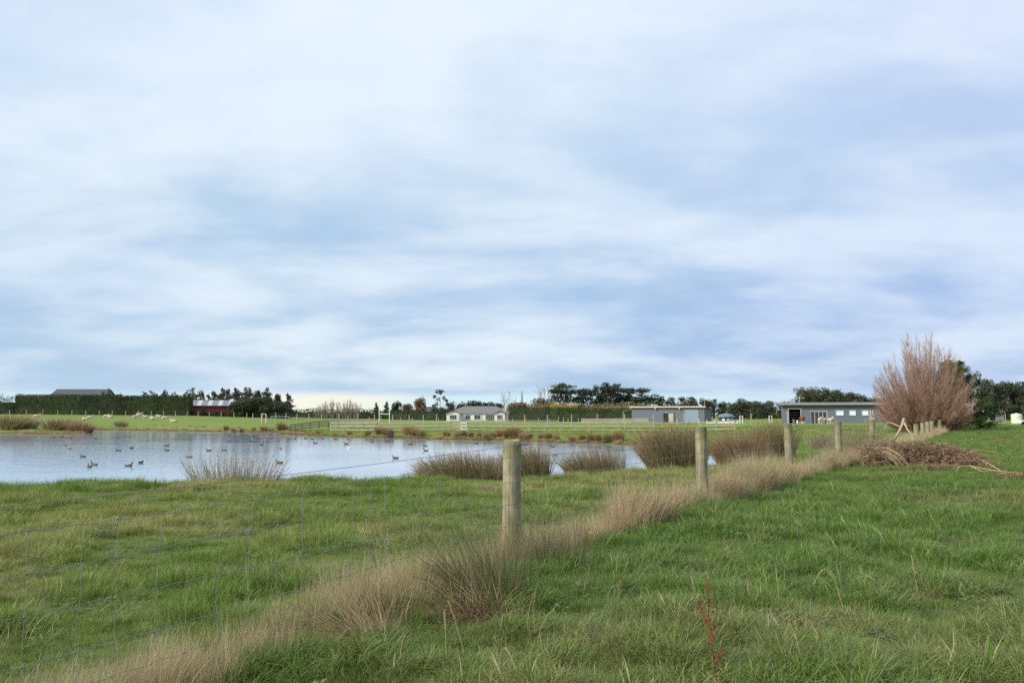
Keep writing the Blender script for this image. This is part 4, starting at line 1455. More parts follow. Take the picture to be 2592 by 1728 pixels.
def grey_shed():
    Y = 196.0
    xr = xat(1783, Y)
    rot = -R(25)
    root = thing('farm_shed', 'blue-grey mono-pitch farm shed with roller door and open side door', 'shed', (xr, Y, hz(xr, Y) - 0.1), rot)
    # local: x runs left from the near right corner (negative), y to the back
    L = (xat(1783, Y) - xat(1622, Y)) / math.cos(R(25)) * 1.07
    D, hf, hb = 8.0, zat(1029, Y) - root.location[2], 2.9
    mb = MB()
    v = [(-L, 0, -0.2), (0, 0, -0.2), (0, D, -0.2), (-L, D, -0.2), (-L, 0, hf), (0, 0, hf), (0, D, hb), (-L, D, hb)]
    # front wall leaves the door opening clear
    dx0, dx1 = -L * 0.555, -L * 0.415
    mb.add(v, [(1, 2, 6, 5), (2, 3, 7, 6), (3, 0, 4, 7)])
    for a, b, z0, z1 in ((-L, dx0, -0.2, hf), (dx0, dx1, 2.15, hf), (dx1, 0, -0.2, hf)):
        mb.add([(a, 0, z0), (b, 0, z0), (b, 0, z1), (a, 0, z1)], [(0, 1, 2, 3)])
    mb.build('wall', m_cladding, root)
    mb = MB()
    mb.add([(-L - 0.4, -0.5, hf + 0.05), (0.4, -0.5, hf + 0.05), (0.4, D + 0.3, hb + 0.02), (-L - 0.4, D + 0.3, hb + 0.02),
            (-L - 0.4, -0.5, hf + 0.13), (0.4, -0.5, hf + 0.13), (0.4, D + 0.3, hb + 0.10), (-L - 0.4, D + 0.3, hb + 0.10)],
           [(0, 3, 2, 1), (4, 5, 6, 7), (0, 1, 5, 4), (1, 2, 6, 5), (2, 3, 7, 6), (3, 0, 4, 7)])
    rf = mb.build('roof', m_zinc, root)
    mb = MB()
    mb.box((-L / 2, -0.54, hf - 0.02), (L + 0.8, 0.07, 0.32))
    mb.build('fascia', m_cream, rf)
    for u in (0.33, 0.66):
        part_box('bracket', root, m_cream, (-L * u, -0.3, hf - 0.36), (0.3, 0.4, 0.36))
    part_box('doorway_shade', root, m_dark, ((dx0 + dx1) / 2, 0.7, 1.0), (dx1 - dx0 + 0.3, 1.2, 2.3))  # near-black block painting the shade seen through the open door
    mb = MB()
    mb.box((dx1 - 0.62, -0.07, 1.05), (1.2, 0.06, 2.1))
    mb.build('sliding_door', m_beige, root)
    part_box('door_post', root, m_bark, (dx1 + 0.12, -0.06, 1.1), (0.22, 0.1, 2.2))
    rx = -L * 0.17
    part_box('roller_door', root, m_roller, (rx, -0.02, 1.35), (2.9, 0.08, 2.75))
    mb = MB()
    for s in (-1, 1):
        mb.box((rx + s * 1.53, -0.04, 1.4), (0.14, 0.12, 2.9))
    mb.box((rx, -0.04, 2.82), (2.9, 0.12, 0.14))
    mb.build('door_frame', m_alu, root)
    mb = MB()
    mb.box((dx0 + 0.7, -0.05, 2.25), (0.45, 0.12, 0.12))
    mb.build('lamp', m_whitepaint, root)
    # small lean-to at the back left
    x = xat(1600, 206)
    r2 = thing('lean_to_shed', 'small open lean-to with pale roof at the left end of the grey shed', 'lean-to', (x, 206, hz(x, 206) - 0.1), R(-12))
    mb = MB()
    prism(mb, [(-2.3, 2.75), (0.1, 3.3), (2.2, 3.0), (2.2, 3.1), (0.1, 3.42), (-2.3, 2.85)], -1.5, 2.5)
    mb.build('roof', m_zinc, r2)
    mb = MB()
    mb.box((1.0, 0.6, 1.5), (2.0, 3.0, 3.0))
    mb.build('wall', m_fascia, r2)
    for q in (-2.1,):
        part_box('prop', r2, m_timber, (q, -1.2, 1.35), (0.14, 0.14, 2.8))


grey_shed()


def stable():
    Y = 140.0
    x0 = xat(1980, Y)
    cR, sR = math.cos(R(17)), math.sin(R(17))
    X = lambda px: (ray(px, 1050)[0] * Y - x0) / (cR + ray(px, 1050)[0] * sR)
    root = thing('stable_block', 'long low blue-grey stable with open bay, glazed doors and three small windows', 'stable', (x0, Y, hz(x0 + 6, Y) - 0.12), R(-17))
    W = X(2262)
    D = 7.0
    h = zat(1024, Y) - root.location[2]
    b0, b1, bt = X(1994), X(2029), zat(1035, Y) - root.location[2]
    g0, g1, gt = X(2052), X(2093), zat(1041, Y) - root.location[2]
    mb = MB()
    for a, b, z0, z1 in ((0, b0, -0.3, h), (b0, b1, bt, h), (b1, g0, -0.3, h), (g0, g1, gt, h), (g1, W, -0.3, h)):
        mb.box(((a + b) / 2, 0.08, (z0 + z1) / 2), (b - a, 0.16, z1 - z0))
    mb.box((0.08, D / 2 + 0.08, h / 2 - 0.1), (0.16, D - 0.16, h - 0.1))
    mb.box((W - 0.08, D / 2 + 0.08, h / 2 - 0.1), (0.16, D - 0.16, h - 0.1))
    mb.box((W / 2, D + 0.08, h / 2 - 0.1), (W, 0.15, h - 0.1))
    mb.build('wall', m_cladding, root)
    mb = MB()
    mb.box((W / 2, D / 2 - 0.1, h + 0.16), (W + 0.9, D + 1.2, 0.30))
    rf = mb.build('roof', m_darkroof, root)
    mb = MB()
    mb.box((W / 2, -0.74, h + 0.15), (W + 0.96, 0.06, 0.42))
    mb.build('fascia', m_fascia, rf)
    part_box('bay_shade_sheet', root, m_dark, ((b0 + b1) / 2, 3.6, 1.2), (b1 - b0 + 1.0, 0.1, 2.6))  # near-black sheet standing in for the shade deep in the bay
    part_box('floor_slab', root, m_fascia, (W / 2, D / 2, -0.06), (W - 0.4, D - 0.4, 0.1))
    for q in (b0 + 0.09, b1 - 0.09):
        part_box('bay_post', root, m_beige, (q, -0.04, bt / 2), (0.16, 0.1, bt))
    part_box('bay_lintel', root, m_beige, ((b0 + b1) / 2, -0.05, bt + 0.05), (b1 - b0 + 0.1, 0.09, 0.12))
    # glazed sliding doors
    for i in range(4):
        a = g0 + (g1 - g0) * i / 4
        w = (g1 - g0) / 4
        mb = MB()
        for s in (0.03, w - 0.03):
            mb.box((a + s, 0.0, gt / 2), (0.055, 0.08, gt))
        mb.box((a + w / 2, 0.0, gt - 0.04), (w - 0.11, 0.078, 0.08))
        mb.box((a + w / 2, 0.0, 0.05), (w - 0.11, 0.078, 0.1))
        d = mb.build('glazed_door', m_alu, root)
        p = MB()
        p.box((a + w / 2, 0.01, gt / 2), (w - 0.12, 0.02, gt - 0.2))
        p.build('pane', m_glass, d)
    part_box('door_surround', root, m_beige, ((g0 + g1) / 2, -0.05, gt + 0.06), (g1 - g0 + 0.3, 0.1, 0.10))
    for pa, pb in ((2115, 2136), (2149, 2167), (2181, 2199)):
        a, b = X(pa), X(pb)
        window(root, (a + b) / 2, zat(1051.5, Y) - root.location[2], b - a, 0.92, 0.0, m=m_brightglass, fm=m_alu, mull=0)
    part_box('drainpipe', root, m_whitepaint, (X(2213), -0.06, 0.9), (0.10, 0.08, 1.6))
    # bits in and before the bay
    def at_wall(u, v):
        return (x0 + u * cR + v * sR, Y - u * sR + v * cR)

    for q, s, m in ((0.9, 0.55, m_alu), (1.55, 0.42, m_whitepaint)):
        o = thing('feed_drum', 'pale feed drum in the open bay of the stable, ' + ('left of two' if q < 1 else 'right of two'), 'drum', (*at_wall(b0 + q, 1.0), root.location[2] + 0.0))
        mb = MB()
        mb.tube([(0, 0, 0), (0, 0, 0.05), (0, 0, s * 1.4), (0, 0, s * 1.45)], [s * 0.45, s * 0.48, s * 0.48, s * 0.42], 12)
        mb.build('drum_body', m, o, smooth=False)
    o = thing('ladder', 'white ladder leaning on the stable wall right of the windows', 'ladder', (*at_wall(X(2206), -0.75), root.location[2]))
    o.rotation_euler = (R(-14), 0, R(-17))
    mb = MB()
    for s in (-0.16, 0.16):
        mb.beam((s, 0, 0), (s, 0, 2.3), 0.05, 0.07)
    mb.build('rail', m_whitepaint, o)
    for k2 in range(6):
        part_box('rung', o, m_whitepaint, (0, 0, 0.25 + 0.35 * k2), (0.30, 0.04, 0.04))
    o = thing('picnic_table', 'wooden picnic table against the stable under the right-hand window', 'picnic table', (*at_wall(X(2197), -1.7), root.location[2] + 0.08), R(-17))
    mb = MB()
    mb.box((0, 0, 0.72), (1.6, 0.75, 0.05))
    mb.build('table_top', m_timber, o)
    for s in (-1, 1):
        part_box('seat', o, m_timber, (0, s * 0.65, 0.43), (1.6, 0.25, 0.05))
        mb = MB()
        mb.beam((s * 0.6, -0.6, 0.0), (s * 0.6, -0.18, 0.70), 0.06, 0.1)
        mb.beam((s * 0.6, 0.6, 0.0), (s * 0.6, 0.18, 0.70), 0.06, 0.1)
        mb.beam((s * 0.6, -0.7, 0.40), (s * 0.6, 0.7, 0.40), 0.05, 0.08)
        mb.build('leg', m_timber, o)


stable()


def red_barn():
    Y = 205.0
    x0, x1 = xat(470, Y), xat(594, Y)
    root = thing('red_barn', 'dark red corrugated barn with pale striped roof between hedge and trees', 'barn', (x1, Y, hz(x1, Y) - 0.2), R(15))
    L = (x1 - x0) / math.cos(R(15)) + 3
    h, D = zat(1026, Y) - root.location[2], 9.0
    rise = 1.25
    mb = MB()
    v = [(-L, 0, 0), (0, 0, 0), (0, D, 0), (-L, D, 0), (-L, 0, h), (0, 0, h), (0, D, h), (-L, D, h), (-L, D / 2, h + rise), (0, D / 2, h + rise)]
    mb.add(v, [(0, 1, 5, 4), (2, 3, 7, 6), (1, 2, 6, 9, 5), (3, 0, 4, 8, 7)])
    mb.build('wall', m_red, root)
    mb = MB()
    for s in (0, 1):
        y0, y1 = (-0.35, D / 2) if s == 0 else (D + 0.35, D / 2)
        z0, z1 = h - 0.12, h + rise + 0.03
        pts = [(-L - 0.3, y0, z0), (0.3, y0, z0), (0.3, y1, z1), (-L - 0.3, y1, z1)]
        pts += [(a, b, c + 0.10) for a, b, c in pts]
        mb.add(pts, [(0, 3, 2, 1), (4, 5, 6, 7), (0, 1, 5, 4), (1, 2, 6, 5), (2, 3, 7, 6), (3, 0, 4, 7)])
    rf = mb.build('roof', m_zinc, root)
    for k in range(6):
        u = -0.6 - k * (L - 1.0) / 6
        w = 0.95
        zf = lambda y: h - 0.12 + (rise + 0.15) * (y + 0.35) / (D / 2 + 0.35) + 0.115
        mb = MB()
        mb.add([(u - w, -0.33, zf(-0.33)), (u, -0.33, zf(-0.33)), (u, D / 2 - 0.15, zf(D / 2 - 0.15)), (u - w, D / 2 - 0.15, zf(D / 2 - 0.15))], [(0, 1, 2, 3)])
        mb.build('skylight_sheet', m_skylight, rf)


red_barn()


def far_roofs():
    # dark barn roof behind the clipped hedge
    Y = 245.0
    x0, x1 = xat(124, Y), xat(252, Y)
    root = thing('dark_barn', 'big dark-roofed barn showing above the long left hedge', 'barn', (x0, Y, hz(x0, Y) - 0.2), R(4))
    L = (x1 - x0)
    h, rise, D = zat(1002, Y) - hz(x0, Y), zat(983, Y) - zat(1002, Y), 10.0
    mb = MB()
    v = [(0, 0, 0), (L, 0, 0), (L, D, 0), (0, D, 0), (0, 0, h), (L, 0, h), (L, D, h), (0, D, h), (0, D / 2, h + rise), (L, D / 2, h + rise)]
    mb.add(v, [(0, 1, 5, 4), (2, 3, 7, 6), (1, 2, 6, 9, 5), (3, 0, 4, 8, 7)])
    mb.build('wall', m_fascia, root)
    mb = MB()
    for s in (0, 1):
        y0 = -0.4 if s == 0 else D + 0.4
        z0, z1 = h - 0.1, h + rise + 0.05
        pts = [(-0.4, y0, z0), (L + 0.4, y0, z0), (L + 0.4, D / 2, z1), (-0.4, D / 2, z1)]
        pts += [(a, b, c + 0.14) for a, b, c in pts]
        mb.add(pts, [(0, 3, 2, 1), (4, 5, 6, 7), (0, 1, 5, 4), (1, 2, 6, 5), (2, 3, 7, 6), (3, 0, 4, 7)])
    mb.build('roof', m_darkroof, root)
    # neighbour's hipped roof behind the centre hedge
    Y = 320.0
    x0, x1 = xat(1055, Y), xat(1116, Y)
    root = thing('neighbour_house', 'dark hipped roof with a pale chimney behind the trees left of the white house', 'house', ((x0 + x1) / 2, Y, hz(x0, Y)))
    W = x1 - x0
    zt = zat(1028.5, Y) - hz(x0, Y)
    ze = zat(1041, Y) - hz(x0, Y)
    mb = MB()
    mb.box((0, 4, ze / 2), (W - 0.6, 8, ze))
    mb.build('wall', m_fascia, root)
    mb = MB()
    e = W / 2
    mb.add([(-e, -0.4, ze - 0.1), (e, -0.4, ze - 0.1), (e, 8.4, ze - 0.1), (-e, 8.4, ze - 0.1), (-e + 2.4, 4, zt), (e - 2.0, 4, zt)], [(0, 1, 5, 4), (1, 2, 5), (2, 3, 4, 5), (3, 0, 4), (0, 3, 2, 1)])
    rf = mb.build('roof', m_darkroof, root)
    mb = MB()
    mb.box((W * 0.22, 4.4, zt + 0.3), (0.7, 0.7, 1.5))
    mb.build('chimney', m_whitepaint, rf)


far_roofs()

# ------------------------------------------------------------------ hedges and trees
def background_plants():
    yl = 196.0
    hedge('clipped_hedge', 'very long tall dark clipped hedge across the left field', (xat(36, 193), 193), (xat(478, yl), yl), 3.0, 4.9, 4.55, m_hedge, 1, 0.24, 0.07, 26)
    hedge('clipped_hedge', 'lower ragged end of the dark hedge at the left edge of the photo', (xat(-160, 190), 190), (xat(34, 193), 193), 3.0, 3.3, 3.7, m_hedge, 2, 0.36, 0.45, 13)
    hedge('clipped_hedge', 'dark hedge beside the white house, ending at the grey shed', (xat(1289, 240), 240), (xat(1630, 226), 226), 3.0, 4.2, 3.6, m_hedge, 3, 0.28, 0.09, 22)
    hedge('clipped_hedge', 'lower green hedge behind the goal posts left of the white house', (xat(985, 275), 275), (xat(1125, 270), 270), 2.4, 2.9, 2.7, m_hedge, 4, 0.45, 0.2, 10)
    hedge('clipped_hedge', 'low distant hedge right of the tall left-hand trees', (xat(735, 300), 300), (xat(990, 300), 300), 2.5, 3.4, 3.0, m_hedge, 5, 0.5, 0.3, 8)
    hedge('reed_hedge', 'buff brown reed hedge showing above the dark hedge by the shed', (xat(1345, 252), 252), (xat(1660, 240), 240), 2.5, 5.1, 4.9, m_flax, 6, 0.36, 0.25, 10)
    hedge('golden_hedge', 'short golden yellow hedge just above the dark hedge by the house', (xat(1392, 249), 249), (xat(1462, 247), 247), 2.0, 5.2, 4.9, m_gold, 7, 0.34, 0.25, 12)

    A = 'trees behind the left hedge'
    for k, (px, top, w) in enumerate([(268, 986, 20), (300, 993, 22), (372, 984, 32), (404, 988, 26), (425, 986, 28), (456, 985, 30), (482, 983, 22), (498, 977, 36), (522, 992, 22)]):
        tree('leafy_tree', 'grey-green tree rising behind the left hedge, %s' % ['alone beside the dark barn roof', 'low one right of the dark barn roof', 'leftmost of the close row', 'second of the close row', 'third of the close row',
             'fourth of the close row', 'at the end of the hedge', 'tallest above the red barn', 'low one above the red barn'][k], 'tree', px, 225 + 3 * (k % 3), top, 1050, w, 'spire', m_gum, 200 + k, A)
    for k, (px, top, w, Y) in enumerate([(552, 984, 30, 222), (590, 986, 34, 220), (608, 978, 32, 216), (640, 978, 36, 214), (664, 983, 34, 214), (690, 992, 34, 212), (716, 991, 34, 212)]):
        tree('leafy_tree', 'tall grey-green tree in the stand by the red barn, %s' % ['behind the roof', 'first from the barn', 'second from the barn', 'tallest in the middle', 'right of the tallest', 'second from the right end', 'at the right end'][k],
             'tree', px, Y, top, 1055, w * 1.12, 'spire', m_gum, 230 + k, 'stand of trees right of the red barn', gap=1.7)
    for k, (px, top, w) in enumerate([(650, 1004, 80), (700, 1016, 66), (612, 1014, 56)]):
        tree('dark_shrub', 'dark bushy shrub under the tall stand, %s' % ['middle and biggest', 'rightmost', 'next to the barn'][k], 'shrub', px, 203, top, 1057, w, 'round', m_conifer, 250 + k, 'bushes under the left stand')
    for k, (px, top, w) in enumerate([(490, 1037, 18), (515, 1033, 18), (530, 1039, 15), (546, 1039, 16), (562, 1044, 15), (583, 1047, 16)]):
        tree('garden_shrub', 'green shrub in front of the red barn, %s' % ['next to the hedge end', 'tallest', 'third from the hedge', 'fourth from the hedge', 'fifth from the hedge', 'at the barn\'s right corner'][k],
             'shrub', px, 198, top, 1056, w, 'round', m_shrub, 260 + k, 'shrubs before the red barn')
    # bare sapling row, left centre
    r = np.random.default_rng(8)
    for k, px in enumerate(np.linspace(800, 905, 15)):
        tree('bare_sapling', 'thin leafless sapling, %s from the left in the pale row by the goal posts' % ORD[k], 'sapling', px + r.uniform(-2, 2), 232, 1013 + r.uniform(0, 22), 1062, 15, 'bare', None, 300 + k, 'row of bare saplings')
    for k, (px, top, w, st, m, lab) in enumerate([(952, 1021, 24, 'cone', m_conifer, 'small dark conifer left of the rugby posts'), (979, 1016, 20, 'cone', m_conifer, 'pointed dark conifer between the rugby posts'),
                                                   (1005, 1016, 30, 'round', m_conifer, 'dark leaning evergreen right of the rugby posts'), (1030, 1023, 34, 'round', m_brownleaf, 'low brown winter tree left of the dark hipped roof'),
                                                   (1062, 1007, 34, 'round', m_brownleaf, 'taller brown winter tree behind the dark hipped roof'), (1140, 1018, 32, 'round', m_gum, 'grey-green tree just behind the left gable of the white house'),
                                                   (1168, 1020, 30, 'round', m_gum, 'low grey-green tree behind the left half of the white house')]):
        tree('garden_tree', lab, 'tree', px, 300 + k * 3, top, 1045, w, st, m, 330 + k)
    tree('gum_tree', 'open-crowned gum tree on fanned bare limbs beside the white house', 'tree', 1117, 285, 985, 1050, 62, 'gum', m_gum, 345, gap=2.2)
    for k, (px, top) in enumerate([(1192, 1014), (1210, 1015), (1228, 1017), (1246, 1018), (1262, 1020)]):
        tree('dark_tree', 'dark evergreen in the row above the white roof, %s' % ['leftmost', 'second from left', 'third from left', 'fourth from left', 'rightmost'][k], 'tree', px, 310, top, 1045, 26, 'round', m_conifer, 350 + k, 'dark row above the white house roof')
    tree('bare_tree', 'russet leafless tree above the right end of the white house', 'tree', 1288, 305, 1003, 1045, 36, 'bare', None, 360)
    tree('poplar_tree', 'slim leafless poplar standing alone above the house hedge', 'tree', 1321, 320, 989, 1045, 13, 'poplar', None, 361)
    tree('bare_tree', 'pale leafless tree left of the dark cypress group', 'tree', 1382, 285, 977, 1045, 44, 'bare', None, 362)
    tree('brown_tree', 'low brown bush left of the dark cypress group', 'shrub', 1368, 280, 1009, 1045, 50, 'round', m_brownleaf, 363)
    tree('brown_tree', 'reddish brown low bush behind the white house chimney', 'shrub', 1310, 290, 1018, 1045, 60, 'round', m_brownleaf, 364)
    for k, (px, top, w) in enumerate([(1424, 968, 68), (1478, 980, 52), (1516, 973, 46), (1544, 967, 54), (1586, 980, 56), (1624, 982, 70)]):
        tree('cypress_tree', 'big dark wind-shaped cypress above the dark hedge, %s' % ['leftmost and broad', 'second from left', 'third from left', 'tallest in the middle', 'first right of the gap', 'rightmost, sloping down'][k],
             'tree', px, 275 + 3 * k, top, 1045, w, 'macro', m_conifer, 370 + k, 'cypress group', gap=1.35)
    for k, (px, top, w, st) in enumerate([(1671, 1000, 22, 'round'), (1698, 1008, 30, 'round'), (1724, 1005, 22, 'round'), (1746, 1006, 36, 'round'), (1782, 1010, 30, 'round'), (1806, 1009, 20, 'macro'), (1828, 1018, 26, 'round')]):
        tree('distant_tree', 'small distant tree above the grey shed roof, %s' % ['first right of the cypresses', 'second from the cypresses', 'third from the cypresses', 'broadest', 'by the power pole', 'flat-topped one right of the shed', 'lowest right of the shed'][k],
             'tree', px, 330, top, 1045, w, st, m_gum if k % 2 else m_conifer, 390 + k, 'far trees over the shed')
    for k, (px, top, w) in enumerate([(1850, 1020, 34), (1868, 1010, 40), (1905, 1015, 56), (1945, 1015, 46), (1985, 1017, 36), (2002, 1022, 30)]):
        tree('bushy_tree', 'rounded dark green tree between shed and stable, %s' % ['leftmost', 'second and tallest', 'broad middle one', 'right of the broad one', 'beside the stable roof', 'half behind the stable'][k],
             'tree', px, 262, top, 1060, w, 'round', m_shrub if k % 2 else m_belt, 400 + k, 'trees between the shed and the stable')
    # shelter belt behind the stable, running away to the right
    for k, (px, top, w) in enumerate([(2030, 979, 44), (2052, 981, 44), (2076, 982, 44), (2100, 984, 42), (2122, 988, 40), (2144, 992, 38), (2166, 997, 36), (2188, 1002, 36), (2210, 1007, 36), (2234, 1010, 36)]):
        tree('shelter_tree', 'shelter-belt tree, %s from the tall left end of the wedge-shaped row behind the stable' % ORD[k], 'tree', px, 215 + k * 9, top, 1050, w, 'round', m_belt, 420 + k, 'wedge-shaped shelter belt', gap=1.2)
    for k, (px, top, w) in enumerate([(2492, 962, 46), (2518, 966, 40), (2542, 966, 42), (2566, 964, 40), (2590, 968, 44), (2616, 964, 44), (2645, 966, 46)]):
        tree('shelter_tree', 'dense tall shelter-belt tree at the right edge, %s from the evergreen' % ORD[k], 'tree', px, 150 + 2 * (k % 2), top, 1050, w, 'round', m_belt, 440 + k, 'right-hand shelter belt', gap=1.2)


background_plants()


# ------------------------------------------------------------------ bare willow and evergreen at the right
def willow():
    r = np.random.default_rng(77)
    Y = 64.0
    x = xat(2340, Y)
    z = hz(x, Y)
    root = thing('bare_willow', 'big round leafless willow with pinkish brown twigs by the fence', 'tree', (x, Y, z))
    H = zat(852, Y) - z
    W = 228 / F_PX * Y
    hs = [0.0, 0.05, 0.14, 0.34, 0.54, 0.74, 0.86, 0.94, 1.0]
    ws = [0.62, 0.82, 1.00, 1.06, 0.98, 0.80, 0.62, 0.42, 0.14]
    st, tw = MB(), MB()

    def outline(h):
        return W * 0.5 * float(np.interp(h, hs, ws))
    S, E, M, Dd, RR = [], [], [], [], []
    for i in range(680):
        a = r.uniform(0, 2 * math.pi)
        ph = r.uniform(0, 1) ** 0.72 * 1.34
        rr = np.linspace(0.05, 1.0, 120) * H
        ok = rr * math.sin(ph) < np.interp(rr * math.cos(ph) / H, hs, ws) * W * 0.5
        rho = rr[ok][-1] * (r.uniform(0.55, 0.98) if r.uniform() < 0.88 else r.uniform(0.98, 1.06))
        q = math.sin(ph)
        h = rho * math.cos(ph) / H
        e = np.array([math.cos(a) * rho * q, math.sin(a) * rho * q, rho * math.cos(ph) + 0.12])
        b = np.array([math.cos(a) * q * 0.55, math.sin(a) * q * 0.55, -0.1])
        mid = b + (e - b) * 0.5 + np.array([e[0] * 0.16, e[1] * 0.16, -0.03 * H])
        t = np.linspace(0, 1, 9)[:, None]
        p = (1 - t) ** 2 * b + 2 * t * (1 - t) * mid + t * t * e + r.normal(0, 0.05, (9, 3)) * t
        st.tube(p, 0.017 * (1 - t[:, 0]) ** 1.3 + 0.003, 3)
        # twigs leave the outer part of the limb close to its own direction
        n = 84
        k = 8 * r.uniform(0.22, 1.0, n) ** 0.8
        s = np.stack([np.interp(k, range(9), p[:, c]) for c in range(3)], 1)
        tg = np.stack([np.interp(k, range(9), np.gradient(p[:, c])) for c in range(3)], 1)
        tg /= np.linalg.norm(tg, axis=1)[:, None]
        d = tg + r.normal(0, 0.36, (n, 3)) + np.array([0, 0, 0.22])
        d /= np.linalg.norm(d, axis=1)[:, None]
        L = r.uniform(0.25, 0.95, n) * (1.1 - 0.02 * k)
        S.append(s)
        E.append(s + d * L[:, None] + np.array([0, 0, 0.06]) * L[:, None])
        M.append(s + d * (L * 0.5)[:, None] + r.normal(0, 0.025, (n, 3)))
        Dd.append(d)
        RR.append(r.uniform(0.0042, 0.0075, n))
    st.build('trunk', m_greytwig, root)
    s, e, m, d = np.concatenate(S), np.concatenate(E), np.concatenate(M), np.concatenate(Dd)
    n = len(s)
    # three-sided tapering twigs, built in one sweep
    ref = r.normal(0, 1, (n, 3))
    u = np.cross(d, ref)
    u /= np.linalg.norm(u, axis=1)[:, None]
    w = np.cross(d, u)
    rad = np.concatenate(RR)[:, None]
    ring = []
    for c, k in ((s, 1.0), (m, 0.75)):
        for j in range(3):
            g = 2 * math.pi * j / 3
            ring.append(c + (u * math.cos(g) + w * math.sin(g)) * rad * k)
    V = np.stack(ring + [e], 1)
    base = (np.arange(n) * 7)[:, None]
    F = np.concatenate([base + np.array([[0, 1, 4, 3]]), base + np.array([[1, 2, 5, 4]]), base + np.array([[2, 0, 3, 5]])]).tolist()
    F += np.concatenate([base + np.array([[3, 4, 6]]), base + np.array([[4, 5, 6]]), base + np.array([[5, 3, 6]])]).tolist()
    tw.add(V.reshape(-1, 3), F)
    tw.build('crown', m_twig, root)

    # evergreen leaning out behind it
    Y = 70.0
    x = xat(2450, Y)
    root = thing('evergreen_tree', 'dark green feathery conifer half hidden behind the bare willow', 'tree', (x, Y, hz(x, Y)))
    z0 = hz(x, Y)
    tb, cb = MB(), MB()
    apex = np.array([-1.1, 0.3, zat(915, Y) - z0])
    limb(tb, (0, 0, -0.2), apex, 0.16, 0.03, r)
    Q = []
    for i in range(150):
        t = r.uniform(0.03, 0.97)
        s = np.array([0, 0, 0]) + apex * t
        a = r.uniform(0, 2 * math.pi)
        L = np.interp(t, [0, 0.3, 0.6, 0.85, 1.0], [2.0, 2.5, 2.0, 1.1, 0.45]) * r.uniform(0.65, 1.1)
        d = np.array([math.cos(a), math.sin(a), 0.25])
        e = s + d * L + np.array([0.35 * L * max(0, math.cos(a)), 0, -0.12 * L * L * 0.4])
        pp = limb(tb, s, e, 0.03, 0.008, r, 3, 4, 0.06)
        for j in range(26):
            f = r.uniform(0.15, 1.0) ** 0.8
            c = s + (e - s) * f + r.normal(0, 0.11, 3)
            Q.append(leaf_quads(c[None, :] + r.normal(0, 0.09, (5, 3)), np.tile([d[0] * 0.5, d[1] * 0.5, 0.8], (5, 1)), np.full(5, 0.19), r, 0.3))
    cb.quads(np.concatenate(Q))
    tb.build('trunk', m_bark, root)
    cb.build('crown', m_ever, root)


willow()

# ------------------------------------------------------------------ far fences
m_gate = mat('faded_white_gate', (0.62, 0.60, 0.54), (0.52, 0.50, 0.44), scale=3, rough=0.7)


